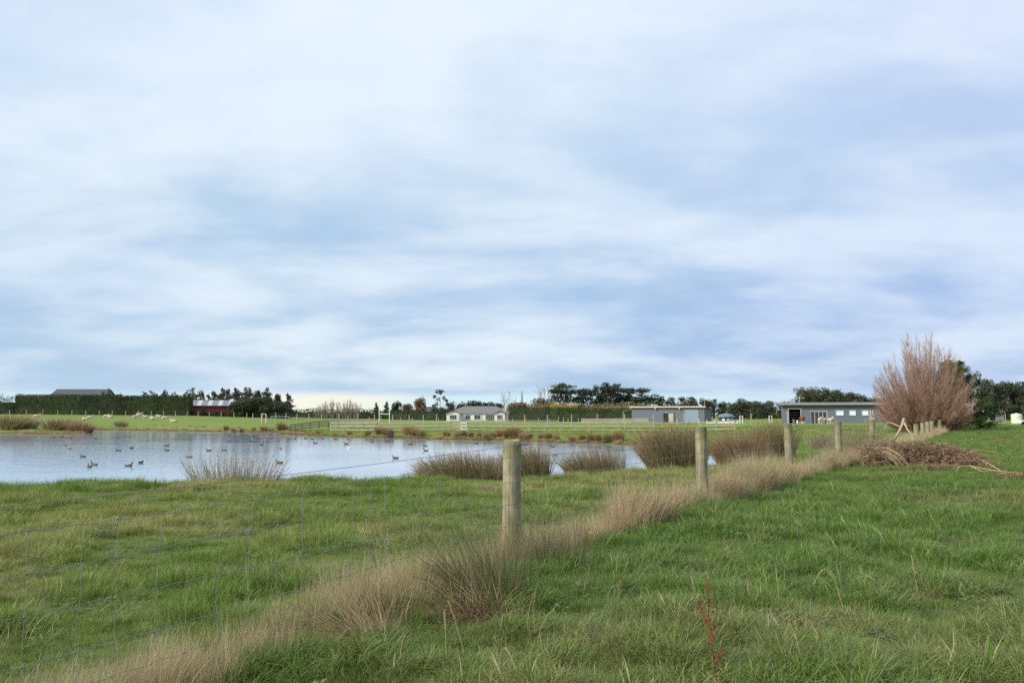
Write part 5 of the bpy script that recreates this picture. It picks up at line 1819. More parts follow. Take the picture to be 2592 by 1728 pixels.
def rail_fence():
    root = thing('rail_fence', 'long three-rail wooden fence beyond the far bank of the pond', 'fence')
    pxs = [962, 988, 1025, 1063, 1101, 1142, 1183, 1224, 1265, 1301, 1339, 1378, 1418, 1455, 1490, 1526, 1566, 1606, 1646, 1688, 1730, 1772, 1813, 1860]
    pts = []
    for px in pxs:
        Y = float(np.interp(px, [960, 1813, 1910], [95, 86, 84]))
        x = xat(px, Y)
        pts.append((x, Y, hz(x, Y)))
    me = MB()
    me.box((0, 0, 0.47), (0.13, 0.12, 1.24))
    pm = me.mesh('post', m_timber)
    for p in pts:
        link('post', pm, root, p, rz=random.uniform(-0.1, 0.1))
    for i in range(len(pts) - 1):
        if pxs[i] == 1142:
            continue
        for h in (0.28, 0.66, 1.06):
            a, b = Vector(pts[i]), Vector(pts[i + 1])
            mb = MB()
            mb.beam((a.x, a.y - 0.10, a.z + h), (b.x, b.y - 0.10, b.z + h + random.uniform(-0.02, 0.02)), 0.05, 0.08)
            mb.build('rail', m_timber, root)
    # the gate in the gap
    a, b = Vector(pts[5]), Vector(pts[6])
    g = thing('field_gate', 'pale wooden gate with white end panel in the long rail fence', 'gate', a)
    d = b - a
    for h in (0.18, 0.42, 0.66, 0.90, 1.12):
        mb = MB()
        mb.beam((0.1, -0.02, h), (d.x * 0.62, d.y * 0.62 - 0.02, h), 0.05, 0.10)
        mb.build('bar', m_paletimber, g)
    for q in (0.62, 0.95):
        mb = MB()
        mb.beam((d.x * q, d.y * q - 0.05, 0.05), (d.x * q, d.y * q - 0.05, 1.22), 0.10, 0.12)
        mb.build('upright', m_gate, g)
    for h in (0.25, 0.6, 0.95):
        mb = MB()
        mb.beam((d.x * 0.62, d.y * 0.62 - 0.10, h), (d.x * 0.95, d.y * 0.95 - 0.10, h), 0.04, 0.16)
        mb.build('panel_board', m_gate, g)

    # pale pen at the left end
    root = thing('loading_pen', 'bright new timber pen rails at the left end of the rail fence', 'pen')
    pxs = [838, 851, 884, 917, 940, 960]
    pts = []
    for px in pxs:
        Y = float(np.interp(px, [838, 960], [101, 96]))
        x = xat(px, Y)
        pts.append(Vector((x, Y, hz(x, Y))))
    for p in pts:
        link('post', pm, root, p)
    for i in range(len(pts) - 1):
        for h in (0.20, 0.62, 1.04):
            mb = MB()
            mb.beam(pts[i] + Vector((0, -0.1, h)), pts[i + 1] + Vector((0, -0.1, h)), 0.05, 0.085)
            mb.build('rail', m_paletimber, root)
    # grey curved rails going round the spit
    root = thing('curved_rail_fence', 'grey weathered rail fence curving round the grassy spit', 'fence')
    cur = [(735, 1082, 104), (748, 1078, 107), (765, 1076, 110), (785, 1074, 113), (808, 1073, 115), (832, 1072, 116), (858, 1072, 116), (884, 1073, 115), (920, 1077, 112), (955, 1079, 110)]
    pts = []
    for px, py, Y in cur:
        x = xat(px, Y)
        pts.append(Vector((x, Y, hz(x, Y))))
    me = MB()
    me.box((0, 0, 0.45), (0.14, 0.12, 1.15))
    gm = me.mesh('post', m_greyrail)
    for p in pts:
        link('post', gm, root, p)
    for i in range(len(pts) - 1):
        for h in (0.35, 0.68, 0.98):
            mb = MB()
            mb.beam(pts[i] + Vector((0, -0.09, h)), pts[i + 1] + Vector((0, -0.09, h)), 0.05, 0.15)
            mb.build('rail', m_greyrail, root)


rail_fence()


def tall_fence():
    root = thing('tall_wire_fence', 'tall wire fence on slim wooden posts across the middle of the farm', 'fence')
    pxs = [640, 664, 698, 724, 752, 782, 814, 858, 905, 948, 994, 1036, 1072, 1105, 1162, 1220, 1271, 1328, 1386, 1447, 1512, 1581, 1654, 1731, 1813, 1901, 1993, 2094, 2202, 2330]
    pts = []
    for px in pxs:
        Y = float(np.interp(px, [640, 994, 1386, 2330], [140, 136, 128, 112]))
        x = xat(px, Y)
        pts.append(Vector((x, Y, hz(x, Y))))
    mb = MB()
    mb.tube([(0, 0, -0.3), (0, 0, 1.0), (0, 0, 1.92)], [0.085, 0.08, 0.075], 8)
    pm = mb.mesh('post', m_timber)
    for p in pts:
        link('post', pm, root, p, sc=(1, 1, random.uniform(0.93, 1.05)))
    for h in (0.35, 0.75, 1.15, 1.5, 1.8):
        mb = MB()
        mb.tube([p + Vector((0, -0.08, h)) for p in pts], 0.006, 3)
        mb.build('wire', m_wire, root)
    # low fence before the long left hedge
    root = thing('hedge_fence', 'low post and wire fence at the foot of the long left hedge', 'fence')
    pts = []
    for px in [-18, 24, 66, 108, 146, 182, 217, 251, 284, 318, 350, 383, 414, 444, 474, 502, 530, 560, 592, 625]:
        Y = float(np.interp(px, [0, 480, 625], [187, 190, 196]))
        x = xat(px, Y)
        pts.append(Vector((x, Y, hz(x, Y))))
    mb = MB()
    mb.tube([(0, 0, -0.3), (0, 0, 0.6), (0, 0, 1.15)], [0.085, 0.08, 0.075], 7)
    pm = mb.mesh('post', m_timber)
    for p in pts:
        link('post', pm, root, p)
    for h in (0.5, 1.0):
        mb = MB()
        mb.tube([p + Vector((0, -0.08, h)) for p in pts], 0.007, 3)
        mb.build('wire', m_wire, root)
    # paddock posts nearer the house
    root = thing('house_paddock_fence', 'low pale post fence along the lawn before the white house and hedge', 'fence')
    pts = []
    for px in [880, 905, 935, 965, 1014, 1044, 1110, 1150, 1190, 1232, 1262, 1298, 1330, 1363, 1391, 1414, 1426, 1438, 1464, 1478]:
        Y = float(np.interp(px, [880, 1478], [212, 205]))
        x = xat(px, Y)
        pts.append(Vector((x, Y, hz(x, Y))))
    mb = MB()
    mb.tube([(0, 0, -0.3), (0, 0, 0.6), (0, 0, 1.25)], [0.09, 0.085, 0.08], 7)
    pm = mb.mesh('post', m_paletimber)
    for p in pts:
        link('post', pm, root, p, sc=(1, 1, random.uniform(0.8, 1.3)))
    mb = MB()
    mb.beam(pts[8] + Vector((0, -0.1, 0.55)), pts[15] + Vector((0, -0.1, 0.55)), 0.06, 0.16)
    mb.build('rail', m_paletimber, root)
    # stockyard
    root = thing('stockyard', 'weathered timber stockyard pens in front of the grey shed', 'stockyard')
    pts = []
    pxs = [1472, 1490, 1510, 1531, 1553, 1576, 1599, 1602, 1622, 1641]
    for px in pxs:
        Y = float(np.interp(px, [1472, 1641], [186, 180]))
        x = xat(px, Y)
        pts.append(Vector((x, Y, hz(x, Y))))
    mb = MB()
    mb.box((0, 0, 0.4), (0.16, 0.14, 1.25))
    pm = mb.mesh('post', m_timber)
    for p in pts:
        link('post', pm, root, p)
    for i in range(len(pts) - 1):
        if pxs[i] == 1599:
            continue
        for h in (0.18, 0.45, 0.72, 0.98):
            mb = MB()
            mb.beam(pts[i] + Vector((0, -0.1, h)), pts[i + 1] + Vector((0, -0.1, h)), 0.05, 0.15)
            mb.build('rail', m_timber if i < 3 or i > 6 else m_paletimber, root)


tall_fence()


# ------------------------------------------------------------------ goals, poles, small farm things
def frames():
    def goal(name, label, cat, px0, px1, Y, h, bar, m, depth=0.0, r=0.05):
        x0, x1 = xat(px0, Y), xat(px1, Y)
        z = hz(x0, Y)
        root = thing(name, label, cat, (x0, Y, z))
        w = x1 - x0
        for q in (0, w):
            mb = MB()
            mb.tube([(q, 0, -0.3), (q, 0, h)], r, 8)
            mb.build('upright', m, root)
        mb = MB()
        mb.tube([(0, 0, bar), (w, 0, bar)], r * 0.9, 8)
        mb.build('crossbar', m, root)
        if depth:
            for q in (0, w):
                mb = MB()
                mb.tube([(q, 0, bar), (q, depth * 0.4, bar), (q, depth, 0.0)], r * 0.6, 6)
                mb.build('stay', m, root)
        return root
    goal('rugby_posts', 'white H-shaped rugby goal posts in front of the distant hedge', 'goal posts', 960, 986, 172, zat(1036, 172) + 0.6, zat(1050, 172) + 0.6, m_whitepaint, r=0.085)
    goal('goal_frame', 'white tall goal frame on the left field near the dark stand of trees', 'goal', 662, 673, 150, 1.62, 1.60, m_whitepaint, 0.8, r=0.05)
    goal('goal_frame', 'low long goal frame behind the posts right of the white one', 'goal', 686, 732, 165, 0.95, 0.93, m_alu, 0.8, r=0.05)
    m_teal = mat('turquoise_paint', (0.16, 0.42, 0.42), (0.13, 0.36, 0.37), rough=0.5)
    goal('goal_frame', 'small turquoise goal frame left of the white house', 'goal', 1032, 1057, 148, 0.85, 0.83, m_teal, 0.7, r=0.045)
    goal('goal_frame', 'narrow white goal frame left of the stable, beside the domed shelter', 'goal', 1873, 1880, 150, 1.4, 1.38, m_whitepaint, 0.6, r=0.05)
    goal('goal_frame', 'narrow white goal frame close to the stable corner', 'goal', 1947, 1954, 150, 1.3, 1.28, m_whitepaint, 0.6, r=0.05)
    for px, Y, top, lab in ((2025, 190, 1004, 'wooden power pole with crossarm above the stable roof'), (1784, 300, 1009, 'distant power pole above the grey shed'), (1591, 262, 1016, 'thin white mast above the dark hedge')):
        x = xat(px, Y)
        z = hz(x, Y)
        root = thing('power_pole', lab, 'pole', (x, Y, z))
        H = zat(top, Y) - z
        mb = MB()
        mb.tube([(0, 0, -0.5), (0, 0, H)], [0.15, 0.10], 8)
        mb.build('pole', m_timber, root)
        mb = MB()
        mb.box((0, -0.15, H - 0.35), (1.9, 0.12, 0.14))
        a = mb.build('crossarm', m_timber, root)
        for q in (-0.8, 0, 0.8):
            mb = MB()
            mb.tube([(q, -0.15, H - 0.28), (q, -0.15, H - 0.08)], 0.05, 6)
            mb.build('insulator', m_whitepaint, a)
    # domed shelter and white boards between shed and stable
    Y = 160.0
    x = xat(1838, Y)
    root = thing('domed_shelter', 'small shelter with blue-grey domed roof between shed and stable', 'shelter', (x, Y, hz(x, Y)))
    mb = MB()
    a = np.linspace(0, 2 * math.pi, 16, endpoint=False)
    V, F = [], []
    for k, (q, zz) in enumerate(((1.75, 1.15), (1.7, 1.30), (1.35, 1.60), (0.8, 1.82), (0.25, 1.90))):
        V += [(q * math.cos(t), q * math.sin(t), zz) for t in a]
    for k in range(4):
        F += [(k * 16 + j, k * 16 + (j + 1) % 16, (k + 1) * 16 + (j + 1) % 16, (k + 1) * 16 + j) for j in range(16)]
    F += [tuple(range(64, 80)), tuple(range(15, -1, -1))]
    mb.add(V, F)
    mb.build('roof', mat('blue_grey_canvas', (0.16, 0.20, 0.28), (0.12, 0.155, 0.22), scale=1.5, rough=0.45), root, smooth=True)
    mb = MB()
    mb.tube([(0, 0, -0.1), (0, 0, 0.5), (0, 0, 1.18)], [1.35, 1.35, 1.35], 14)
    mb.build('wall', mat('dark_green_panel', (0.06, 0.08, 0.085), (0.045, 0.06, 0.065), rough=0.5), root)
    for j in range(3):
        t = -2.2 + j * 0.65
        part_box('window', root, m_brightglass, (1.37 * math.cos(t), 1.37 * math.sin(t), 0.75), (0.5, 0.03, 0.35), t + math.pi / 2)
    Y = 152.0
    x0, x1 = xat(1789, Y), xat(1868, Y)
    root = thing('white_barrier', 'low white board barrier in front of the domed shelter', 'barrier', (x0, Y, hz(x0, Y)))
    for k in range(4):
        w = (x1 - x0) / 4
        mb = MB()
        mb.box((w * (k + 0.5), 0, 0.30), (w - 0.03, 0.06, 0.34))
        mb.build('board', m_whitepaint, root)
    for k in range(5):
        part_box('post', root, m_whitepaint, (k * (x1 - x0) / 4, 0.08, 0.35), (0.09, 0.09, 0.9))
    for px in (1714, 1769):
        x = xat(px, 150)
        o = thing('marker_stake', 'slim white stake in the grass, %s' % ('before the open shed door' if px < 1750 else 'before the roller door'), 'stake', (x, 150, hz(x, 150)))
        mb = MB()
        mb.tube([(0, 0, -0.2), (0, 0, 1.05)], 0.05, 6)
        mb.build('stake', m_whitepaint, o)
    # right edge: cage, water tank, parked trailer
    Y = 95.0
    x = xat(2533, Y)
    root = thing('stock_crate', 'grey metal stock crate with hooped frame beyond the evergreen', 'crate', (x, Y, hz(x, Y)))
    w = 24 / F_PX * Y
    for s in (-1, 1):
        for q in (0, 1.4):
            mb = MB()
            mb.tube([(s * w / 2, q, 0), (s * w / 2, q, 1.35), (s * w / 2 * 0.85, q, 1.52)], 0.03, 6)
            mb.build('upright', m_alu, root)
    for q in (0, 0.7, 1.4):
        mb = MB()
        mb.tube([(-w / 2, q, 1.30), (-w / 2 * 0.8, q, 1.50), (0, q, 1.55), (w / 2 * 0.8, q, 1.50), (w / 2, q, 1.30)], 0.028, 6)
        mb.build('hoop', m_alu, root)
    for h in (0.25, 0.55, 0.85, 1.15):
        mb = MB()
        mb.tube([(-w / 2, 0, h), (w / 2, 0, h)], 0.022, 6)
        mb.build('bar', m_alu, root)
    part_box('panel', root, m_fascia, (0.1, 0.25, 0.85), (w * 0.72, 0.05, 0.5))
    x = xat(2573, 92)
    root = thing('water_tank', 'pale green plastic water tank at the right edge', 'tank', (x, 92, hz(x, 92) + 0.22))
    mb = MB()
    m_tank = mat('pale_green_plastic', (0.56, 0.62, 0.45), (0.62, 0.68, 0.52), scale=1.5, rough=0.5)
    mb.tube([(0, 0, 0), (0, 0, 0.08), (0, 0, 0.95), (0, 0, 1.05), (0, 0, 1.10)], [0.52, 0.56, 0.56, 0.50, 0.30], 20)
    mb.build('tank_body', m_tank, root)
    mb = MB()
    mb.tube([(0, 0, 1.09), (0, 0, 1.17)], [0.16, 0.15], 12)
    mb.build('lid', m_tank, root)
    mb = MB()
    mb.box((0, 0, -0.12), (1.3, 1.3, 0.26))
    mb.build('stand', m_timber, root)
    x = xat(2594, 88)
    root = thing('parked_trailer', 'white and teal trailer cut off by the right edge', 'trailer', (x, 88, hz(x, 88)))
    mb = MB()
    mb.box((0, 0, 0.50), (1.5, 1.0, 0.28))
    mb.build('tray', m_whitepaint, root)
    mb = MB()
    mb.box((0, -0.52, 0.33), (1.4, 0.06, 0.16))
    mb.build('side_stripe', mat('teal_paint', (0.10, 0.38, 0.30), (0.08, 0.32, 0.26), rough=0.4), root)
    for s in (-0.45, 0.45):
        mb = MB()
        mb.tube([(s, -0.55, 0.26), (s, -0.38, 0.26)], [0.26, 0.26], 14)
        mb.build('wheel', m_dark, root)


frames()


# ------------------------------------------------------------------ animals
m_wool = mat('cream_wool', (0.54, 0.46, 0.34), (0.44, 0.37, 0.27), scale=9, rough=0.95, bump=0.8, bscale=40)
m_face = mat('sheep_face', (0.70, 0.62, 0.50), (0.60, 0.52, 0.42), scale=6, rough=0.85)
m_cowred = mat('red_brown_hide', (0.20, 0.055, 0.028), (0.14, 0.038, 0.020), scale=3, rough=0.7)
m_cowwhite = mat('white_hide', (0.68, 0.62, 0.54), (0.58, 0.52, 0.45), scale=4, rough=0.8)


def sheep_mesh(lying, seed):
    r = np.random.default_rng(seed)
    mb = MB()
    zb = 0.30 if lying else 0.62
    sp = [(-0.58, zb + 0.02), (-0.52, zb + 0.02), (-0.35, zb + 0.02), (0.0, zb + 0.01), (0.28, zb + 0.02), (0.42, zb + 0.10), (0.52, zb + 0.26), (0.60, zb + 0.36), (0.70, zb + 0.34), (0.80, zb + 0.26), (0.84, zb + 0.23)]
    ru = [0.04, 0.16, 0.24, 0.27, 0.25, 0.19, 0.12, 0.105, 0.085, 0.06, 0.03]
    rs = [0.04, 0.18, 0.27, 0.30, 0.26, 0.18, 0.11, 0.09, 0.075, 0.055, 0.03]
    mb.tube([(x, 0, z) for x, z in sp], ru, 12, rs, mats=[0, 0, 0, 0, 0, 0, 0, 1, 1, 1])
    for s in (-1, 1):           # ears
        mb.mi = 1
        mb.tube([(0.60, s * 0.07, zb + 0.42), (0.58, s * 0.15, zb + 0.43), (0.57, s * 0.20, zb + 0.41)], [0.02, 0.03, 0.008], 6)
        for x in (-0.38, 0.28):
            if lying:
                mb.mi = 1
                mb.tube([(x, s * 0.2, 0.16), (x + 0.18, s * 0.27, 0.07), (x + 0.02 + (0.35 if x > 0 else 0.25), s * 0.22, 0.05)], [0.07, 0.045, 0.03], 6)
            else:
                mb.mi = 0
                mb.tube([(x, s * 0.15, 0.60), (x, s * 0.15, 0.40)], [0.10, 0.06], 7)
                mb.mi = 1
                mb.tube([(x, s * 0.15, 0.40), (x + (0.03 if x < 0 else 0.0), s * 0.15, 0.22), (x, s * 0.15, 0.06), (x + 0.02, s * 0.15, 0.0)], [0.055, 0.035, 0.03, 0.04], 7)
    mb.mi = 0
    mb.tube([(-0.56, 0, zb + 0.05), (-0.64, 0, zb - 0.03), (-0.64, 0, zb - 0.16)], [0.05, 0.05, 0.03], 6)
    return mb.mesh('sheep', [m_wool, m_face], smooth=True)


def cow_mesh():
    mb = MB()
    sp = [(-0.95, 1.05), (-0.88, 1.05), (-0.6, 1.03), (-0.1, 0.98), (0.4, 1.0), (0.66, 1.08), (0.85, 1.22), (1.0, 1.34), (1.15, 1.30), (1.32, 1.14), (1.40, 1.06)]
    ru = [0.06, 0.24, 0.33, 0.38, 0.36, 0.28, 0.20, 0.17, 0.15, 0.10, 0.06]
    rs = [0.06, 0.22, 0.30, 0.35, 0.31, 0.22, 0.14, 0.13, 0.12, 0.09, 0.06]
    mb.tube([(x, 0, z) for x, z in sp], ru, 14, rs, mats=[0] * 10)
    for s in (-1, 1):
        mb.mi = 0
        mb.tube([(1.0, s * 0.10, 1.44), (0.98, s * 0.22, 1.45), (0.98, s * 0.30, 1.40)], [0.03, 0.05, 0.01], 6)
        for x in (-0.65, 0.48):
            mb.mi = 0
            hk = -0.08 if x < 0 else 0.0
            mb.tube([(x, s * 0.18, 1.0), (x + (0.05 if x < 0 else 0), s * 0.19, 0.72), (x + hk, s * 0.18, 0.42)], [0.17, 0.12, 0.065], 8)
            mb.mi = 1
            mb.tube([(x + hk, s * 0.18, 0.42), (x - 0.02, s * 0.18, 0.10), (x + 0.02, s * 0.18, 0.0)], [0.062, 0.045, 0.06], 8)
    mb.mi = 0
    mb.tube([(-0.93, 0, 1.20), (-1.02, 0, 0.95), (-1.0, 0, 0.5)], [0.035, 0.03, 0.04], 6)
    return mb.mesh('cow', [m_cowred, m_cowwhite], smooth=True)


def animals():
    ly, stn = sheep_mesh(True, 1), sheep_mesh(False, 2)
    G = 'sheep resting on the left field'
    L = [(92, 532, 0.2, 1, 'lone pale sheep farthest left on the field'), (215, 549, 0.1, 0, 'left sheep of the pair lying above the dark spit rushes'), (229, 528, 0.3, 0, 'right sheep of the pair lying above the dark spit rushes'),
         (268, 513, 0.0, 0, 'sheep with raised head, left of the pair in mid field'), (279, 521, 2.9, 0, 'lower sheep tucked behind the one with raised head'), (342, 519, 0.4, 0, 'left sheep of the close group below the hedge'),
         (352, 511, 0.2, 1, 'upright sheep just right of the group\'s first'), (370, 522, 3.3, 0, 'broad sheep lying in the middle of the close group'), (385, 541, 2.6, 0, 'sheep lying lowest in the close group'),
         (403, 517, 3.0, 0, 'sheep lying highest near the hedge fence'), (416, 535, 0.2, 0, 'sheep at the right end of the close group'), (440, 574, 3.0, 0, 'single sheep lying farthest right, nearest the pond')]
    for px, zy, rz, st, lab in L:
        py = 940 + zy / 4.523 + 2.4
        # walk along the sight line until it meets the field
        a, b = ray(px, py)
        Ys = np.linspace(125, 186, 400)
        zz = height(a * Ys, Ys, False)
        k = int(np.argmin(np.abs(EYE + b * Ys - zz)))
        Y = float(Ys[k])
        o = link('sheep', stn if st else ly, None, (a * Y, Y, hz(a * Y, Y)), rz=rz)
        tag(o, lab, 'sheep', G)
    for px, Y, rz, lab in ((2075, 130.5, -1.7, 'cream sheep standing left of the group before the glazed stable doors'), (2087, 131.5, -2.6, 'cream sheep standing in the middle of the three by the stable'), (2101, 129.5, -1.3, 'biggest cream sheep, right of the three by the stable')):
        x = xat(px, Y)
        tag(link('sheep', stn, None, (x, Y, hz(x, Y)), rz=rz, sc=1.02), lab, 'sheep', 'sheep before the stable')
    x = xat(2030, 136)
    tag(link('cow', cow_mesh(), None, (x, 136, hz(x, 136)), rz=R(-88), sc=0.86), 'red-brown cow with white legs facing out beside the open stable bay', 'cow')

    # ducks: one continuous skin from tail to bill
    def duck(mats, pose):
        if pose == 'up':
            sp = [(-0.29, 0.135), (-0.22, 0.085), (-0.10, 0.055), (0.04, 0.05), (0.13, 0.075), (0.165, 0.13), (0.170, 0.19), (0.185, 0.235), (0.215, 0.250), (0.245, 0.240), (0.275, 0.226), (0.305, 0.220)]
            ru = [0.010, 0.042, 0.080, 0.090, 0.075, 0.045, 0.033, 0.036, 0.042, 0.032, 0.012, 0.006]
            rs = [0.022, 0.062, 0.098, 0.106, 0.088, 0.046, 0.032, 0.034, 0.037, 0.030, 0.022, 0.018]
        else:                   # head drawn in, dozing
            sp = [(-0.29, 0.12), (-0.22, 0.08), (-0.10, 0.06), (0.04, 0.055), (0.12, 0.075), (0.150, 0.105), (0.160, 0.135), (0.170, 0.155), (0.195, 0.165), (0.225, 0.150), (0.25, 0.135), (0.275, 0.128)]
            ru = [0.010, 0.045, 0.085, 0.095, 0.080, 0.055, 0.044, 0.042, 0.042, 0.030, 0.012, 0.006]
            rs = [0.022, 0.066, 0.102, 0.110, 0.092, 0.056, 0.040, 0.037, 0.037, 0.029, 0.022, 0.018]
        mb = MB()
        mb.tube([(x, 0, z) for x, z in sp], ru, 12, rs, mats=[0, 1, 1, 2, 2, 3, 3, 3, 3, 4, 4])
        return mb.mesh('duck', mats, smooth=True)
    bk = mat('duck_black', (0.030, 0.028, 0.026), (0.02, 0.02, 0.02), rough=0.6)
    br = mat('duck_brown', (0.095, 0.068, 0.048), (0.055, 0.04, 0.028), scale=26, rough=0.7)
    gy = mat('duck_grey', (0.13, 0.115, 0.10), (0.085, 0.075, 0.065), scale=22, rough=0.7)
    tn = mat('duck_tan', (0.27, 0.21, 0.135), (0.17, 0.125, 0.08), scale=24, rough=0.7)
    ch = mat('duck_chestnut', (0.10, 0.045, 0.028), (0.07, 0.03, 0.02), rough=0.6)
    gr = mat('duck_green_head', (0.012, 0.045, 0.032), (0.018, 0.03, 0.04), rough=0.35)
    yb = mat('duck_bill', (0.40, 0.32, 0.08), (0.30, 0.24, 0.07), rough=0.5)
    db = mat('duck_dark_bill', (0.09, 0.08, 0.06), (0.06, 0.05, 0.04), rough=0.5)
    wh = mat('duck_white', (0.72, 0.70, 0.66), (0.62, 0.60, 0.56), rough=0.7)
    K = {'drake': duck([bk, gy, ch, gr, yb], 'up'), 'hen': duck([br, br, br, tn, db], 'up'), 'dark': duck([bk, br, br, bk, db], 'up'), 'doze': duck([br, br, br, br, db], 'low'),
         'tan': duck([br, tn, tn, tn, db], 'low'), 'white': duck([gy, wh, wh, wh, yb], 'up')}
    W_, L_, E_ = math.pi, math.pi, 0.0
    D = [(0, 605, 752, 0, 'dark', None), (0, 705, 750, 0, 'dark', None), (0, 805, 757, 0, 'dark', None), (0, 1087, 762, L_, 'dark', None),
         (0, 737, 843, L_, 'tan', 'tan dozing duck, upper of two below the spit tip'), (0, 783, 883, L_, 'tan', 'tan dozing duck, lower of two below the spit tip'), (0, 948, 972, L_, 'hen', 'brown duck facing left above the nearest pair'),
         (0, 1075, 1065, L_, 'drake', 'big dark-headed drake in the nearest pair at left'), (0, 1022, 1088, 2.4, 'hen', 'brown hen in front of the nearest left drake'), (0, 1475, 1075, E_, 'drake', 'big dark-headed drake facing right, nearest to the camera'),
         (0, 1615, 1040, 1.4, 'doze', 'small brown duck seen end-on right of the nearest drake'), (0, 1355, 903, L_, 'drake', 'drake swimming left in the middle of the left water'), (0, 1508, 872, 1.5, 'hen', 'tiny end-on duck right of the mid-water drake'),
         (0, 1910, 846, 0.3, 'dark', 'dark duck, upper of two left of the pale rushes'), (0, 1910, 898, L_, 'hen', 'brown duck, lower of two left of the pale rushes'), (0, 2160, 976, L_, 'tan', 'tan duck just left of the pale seed-headed rushes'),
         (1, 730, 702, 0, 'dark', None), (1, 678, 728, 0, 'dark', None), (1, 675, 799, L_, 'dark', None), (1, 873, 728, L_, 'dark', None), (1, 918, 799, L_, 'hen', None), (1, 990, 757, L_, 'dark', None), (1, 1000, 718, 0, 'dark', None),
         (1, 1025, 774, 0, 'dark', None), (1, 950, 731, 0.9, 'dark', None), (1, 1115, 722, L_, 'tan', None), (1, 1157, 763, L_, 'hen', None), (1, 1155, 715, 0, 'dark', None), (1, 1047, 837, 0, 'doze', 'brown duck with head tucked in, above the pale rushes'),
         (1, 1257, 882, 0, 'tan', 'tan duck facing right beyond the pale rushes'), (1, 1250, 1042, L_, 'hen', 'brown duck half hidden by the tips of the pale rushes'), (1, 443, 902, L_, 'hen', 'grey-brown duck, left of two above the pale rushes'),
         (1, 620, 900, L_, 'drake', 'drake with upright head, right of two above the pale rushes'), (1, 1353, 772, 0, 'hen', None), (1, 1430, 766, 0, 'dark', None), (1, 1553, 762, L_, 'hen', None), (1, 1632, 770, L_, 'dark', None),
         (1, 1742, 765, L_, 'dark', None), (1, 1662, 816, L_, 'dark', 'dark duck alone in the open water before the grassy spit'), (1, 1900, 772, 0, 'hen', None), (1, 2017, 826, L_, 'dark', 'dark duck just above the white one'),
         (1, 2050, 872, 0.2, 'white', 'only white duck, in the middle of the pond'), (1, 2310, 776, 0, 'dark', None), (1, 2316, 802, 0, 'dark', None), (2, 362, 799, L_, 'dark', None), (2, 628, 830, 0.2, 'dark', 'dark duck stretching up in the right half of the pond'),
         (2, 793, 848, L_, 'hen', 'grey duck, upper of two in the right half of the pond'), (2, 803, 902, L_, 'drake', 'grey duck, lower of two in the right half of the pond'), (2, 455, 988, L_, 'hen', 'duck touching the top fence wire, left of the big rushes'),
         (2, 1378, 822, L_, 'dark', 'dark duck above the big windswept rushes'), (2, 2252, 857, L_, 'dark', 'dark duck right of the nearest fence post'), (2, 2280, 957, 0, 'tan', 'pale duck behind the rushes right of the nearest post')]
    offs = {0: 0, 1: 430, 2: 900}
    r = np.random.default_rng(12)
    for reg, zx, zy, rz, kind, lab in D:
        px, py = offs[reg] + zx / 4.523, 940 + zy / 4.523 + 1.2
        x, y = at_z(px, py, WATER)
        o = link('duck', K[kind], None, (x, y, WATER - 0.02), rz=rz + r.normal(0, 0.15), sc=0.76)
        if lab is None:
            zone = 0 if px < 260 else (1 if px < 720 else 2)
            rank = sum(1 for w in D if w[5] is None and (0 if offs[w[0]] + w[1] / 4.523 < 260 else (1 if offs[w[0]] + w[1] / 4.523 < 720 else 2)) == zone and offs[w[0]] + w[1] / 4.523 < px)
            where = ('of the small ones near the spit tip', 'in the loose far flock off the left field shore', 'in the far row off the grassy spit')[zone]
            tag(o, 'tiny dark duck, %s from left %s' % (ORD[rank], where), 'duck', 'ducks on the pond')
        else:
            tag(o, lab, 'duck', 'ducks on the pond')


animals()


# ------------------------------------------------------------------ brush heap and small things near the camera
m_deadleaf = leafmat('dead_brown_needles', [(0.20, 0.125, 0.075), (0.27, 0.175, 0.105), (0.13, 0.082, 0.05), (0.34, 0.23, 0.145)], 0.15, 0.8, 1.6, [(0.18, 0.12, 0.07), (0.29, 0.20, 0.12), (0.13, 0.085, 0.052)])
m_stripped = mat('stripped_pale_wood', (0.50, 0.37, 0.24), (0.36, 0.25, 0.15), scale=8, rough=0.75, bump=0.4)
m_straw = mat('straw_coloured_branch', (0.46, 0.34, 0.20), (0.34, 0.24, 0.14), scale=8, rough=0.8)


def spray(mb_leaf, mb_twig, s, d, L, r, leaf=0.06, n=34, drop=0.35):
    """one dead conifer branch: a bowed twig with drooping needle sprays"""
    d = np.asarray(d, float)
    d /= np.linalg.norm(d)
    t = np.linspace(0, 1, 5)[:, None]
    p = s + d * L * t + np.array([0, 0, -drop * L]) * t ** 2 + r.normal(0, 0.03 * L, (5, 3)) * t
    mb_twig.tube(p, 0.006 * (1 - t[:, 0]) + 0.002, 4)
    k = r.uniform(0.3, 4, n)
    c = np.stack([np.interp(k, range(5), p[:, j]) for j in range(3)], 1) + r.normal(0, 0.07 * L + 0.025, (n, 3)) + np.array([0, 0, -0.03])
    # narrow strips, hanging
    a = np.stack([r.normal(0, 0.5, n) + d[0] * 0.6, r.normal(0, 0.5, n) + d[1] * 0.6, r.normal(-0.3, 0.5, n)], 1)
    a /= np.linalg.norm(a, axis=1)[:, None]
    b = np.cross(a, r.normal(0, 1, (n, 3)))
    b /= np.linalg.norm(b, axis=1)[:, None]
    ll = (leaf * r.uniform(0.9, 2.4, n))[:, None]
    w = (leaf * r.uniform(0.12, 0.24, n))[:, None]
    mb_leaf.quads(np.stack([c - a * ll * 0.2 - b * w, c - a * ll * 0.2 + b * w, c + a * ll + b * w * 0.3, c + a * ll - b * w * 0.3], 1))


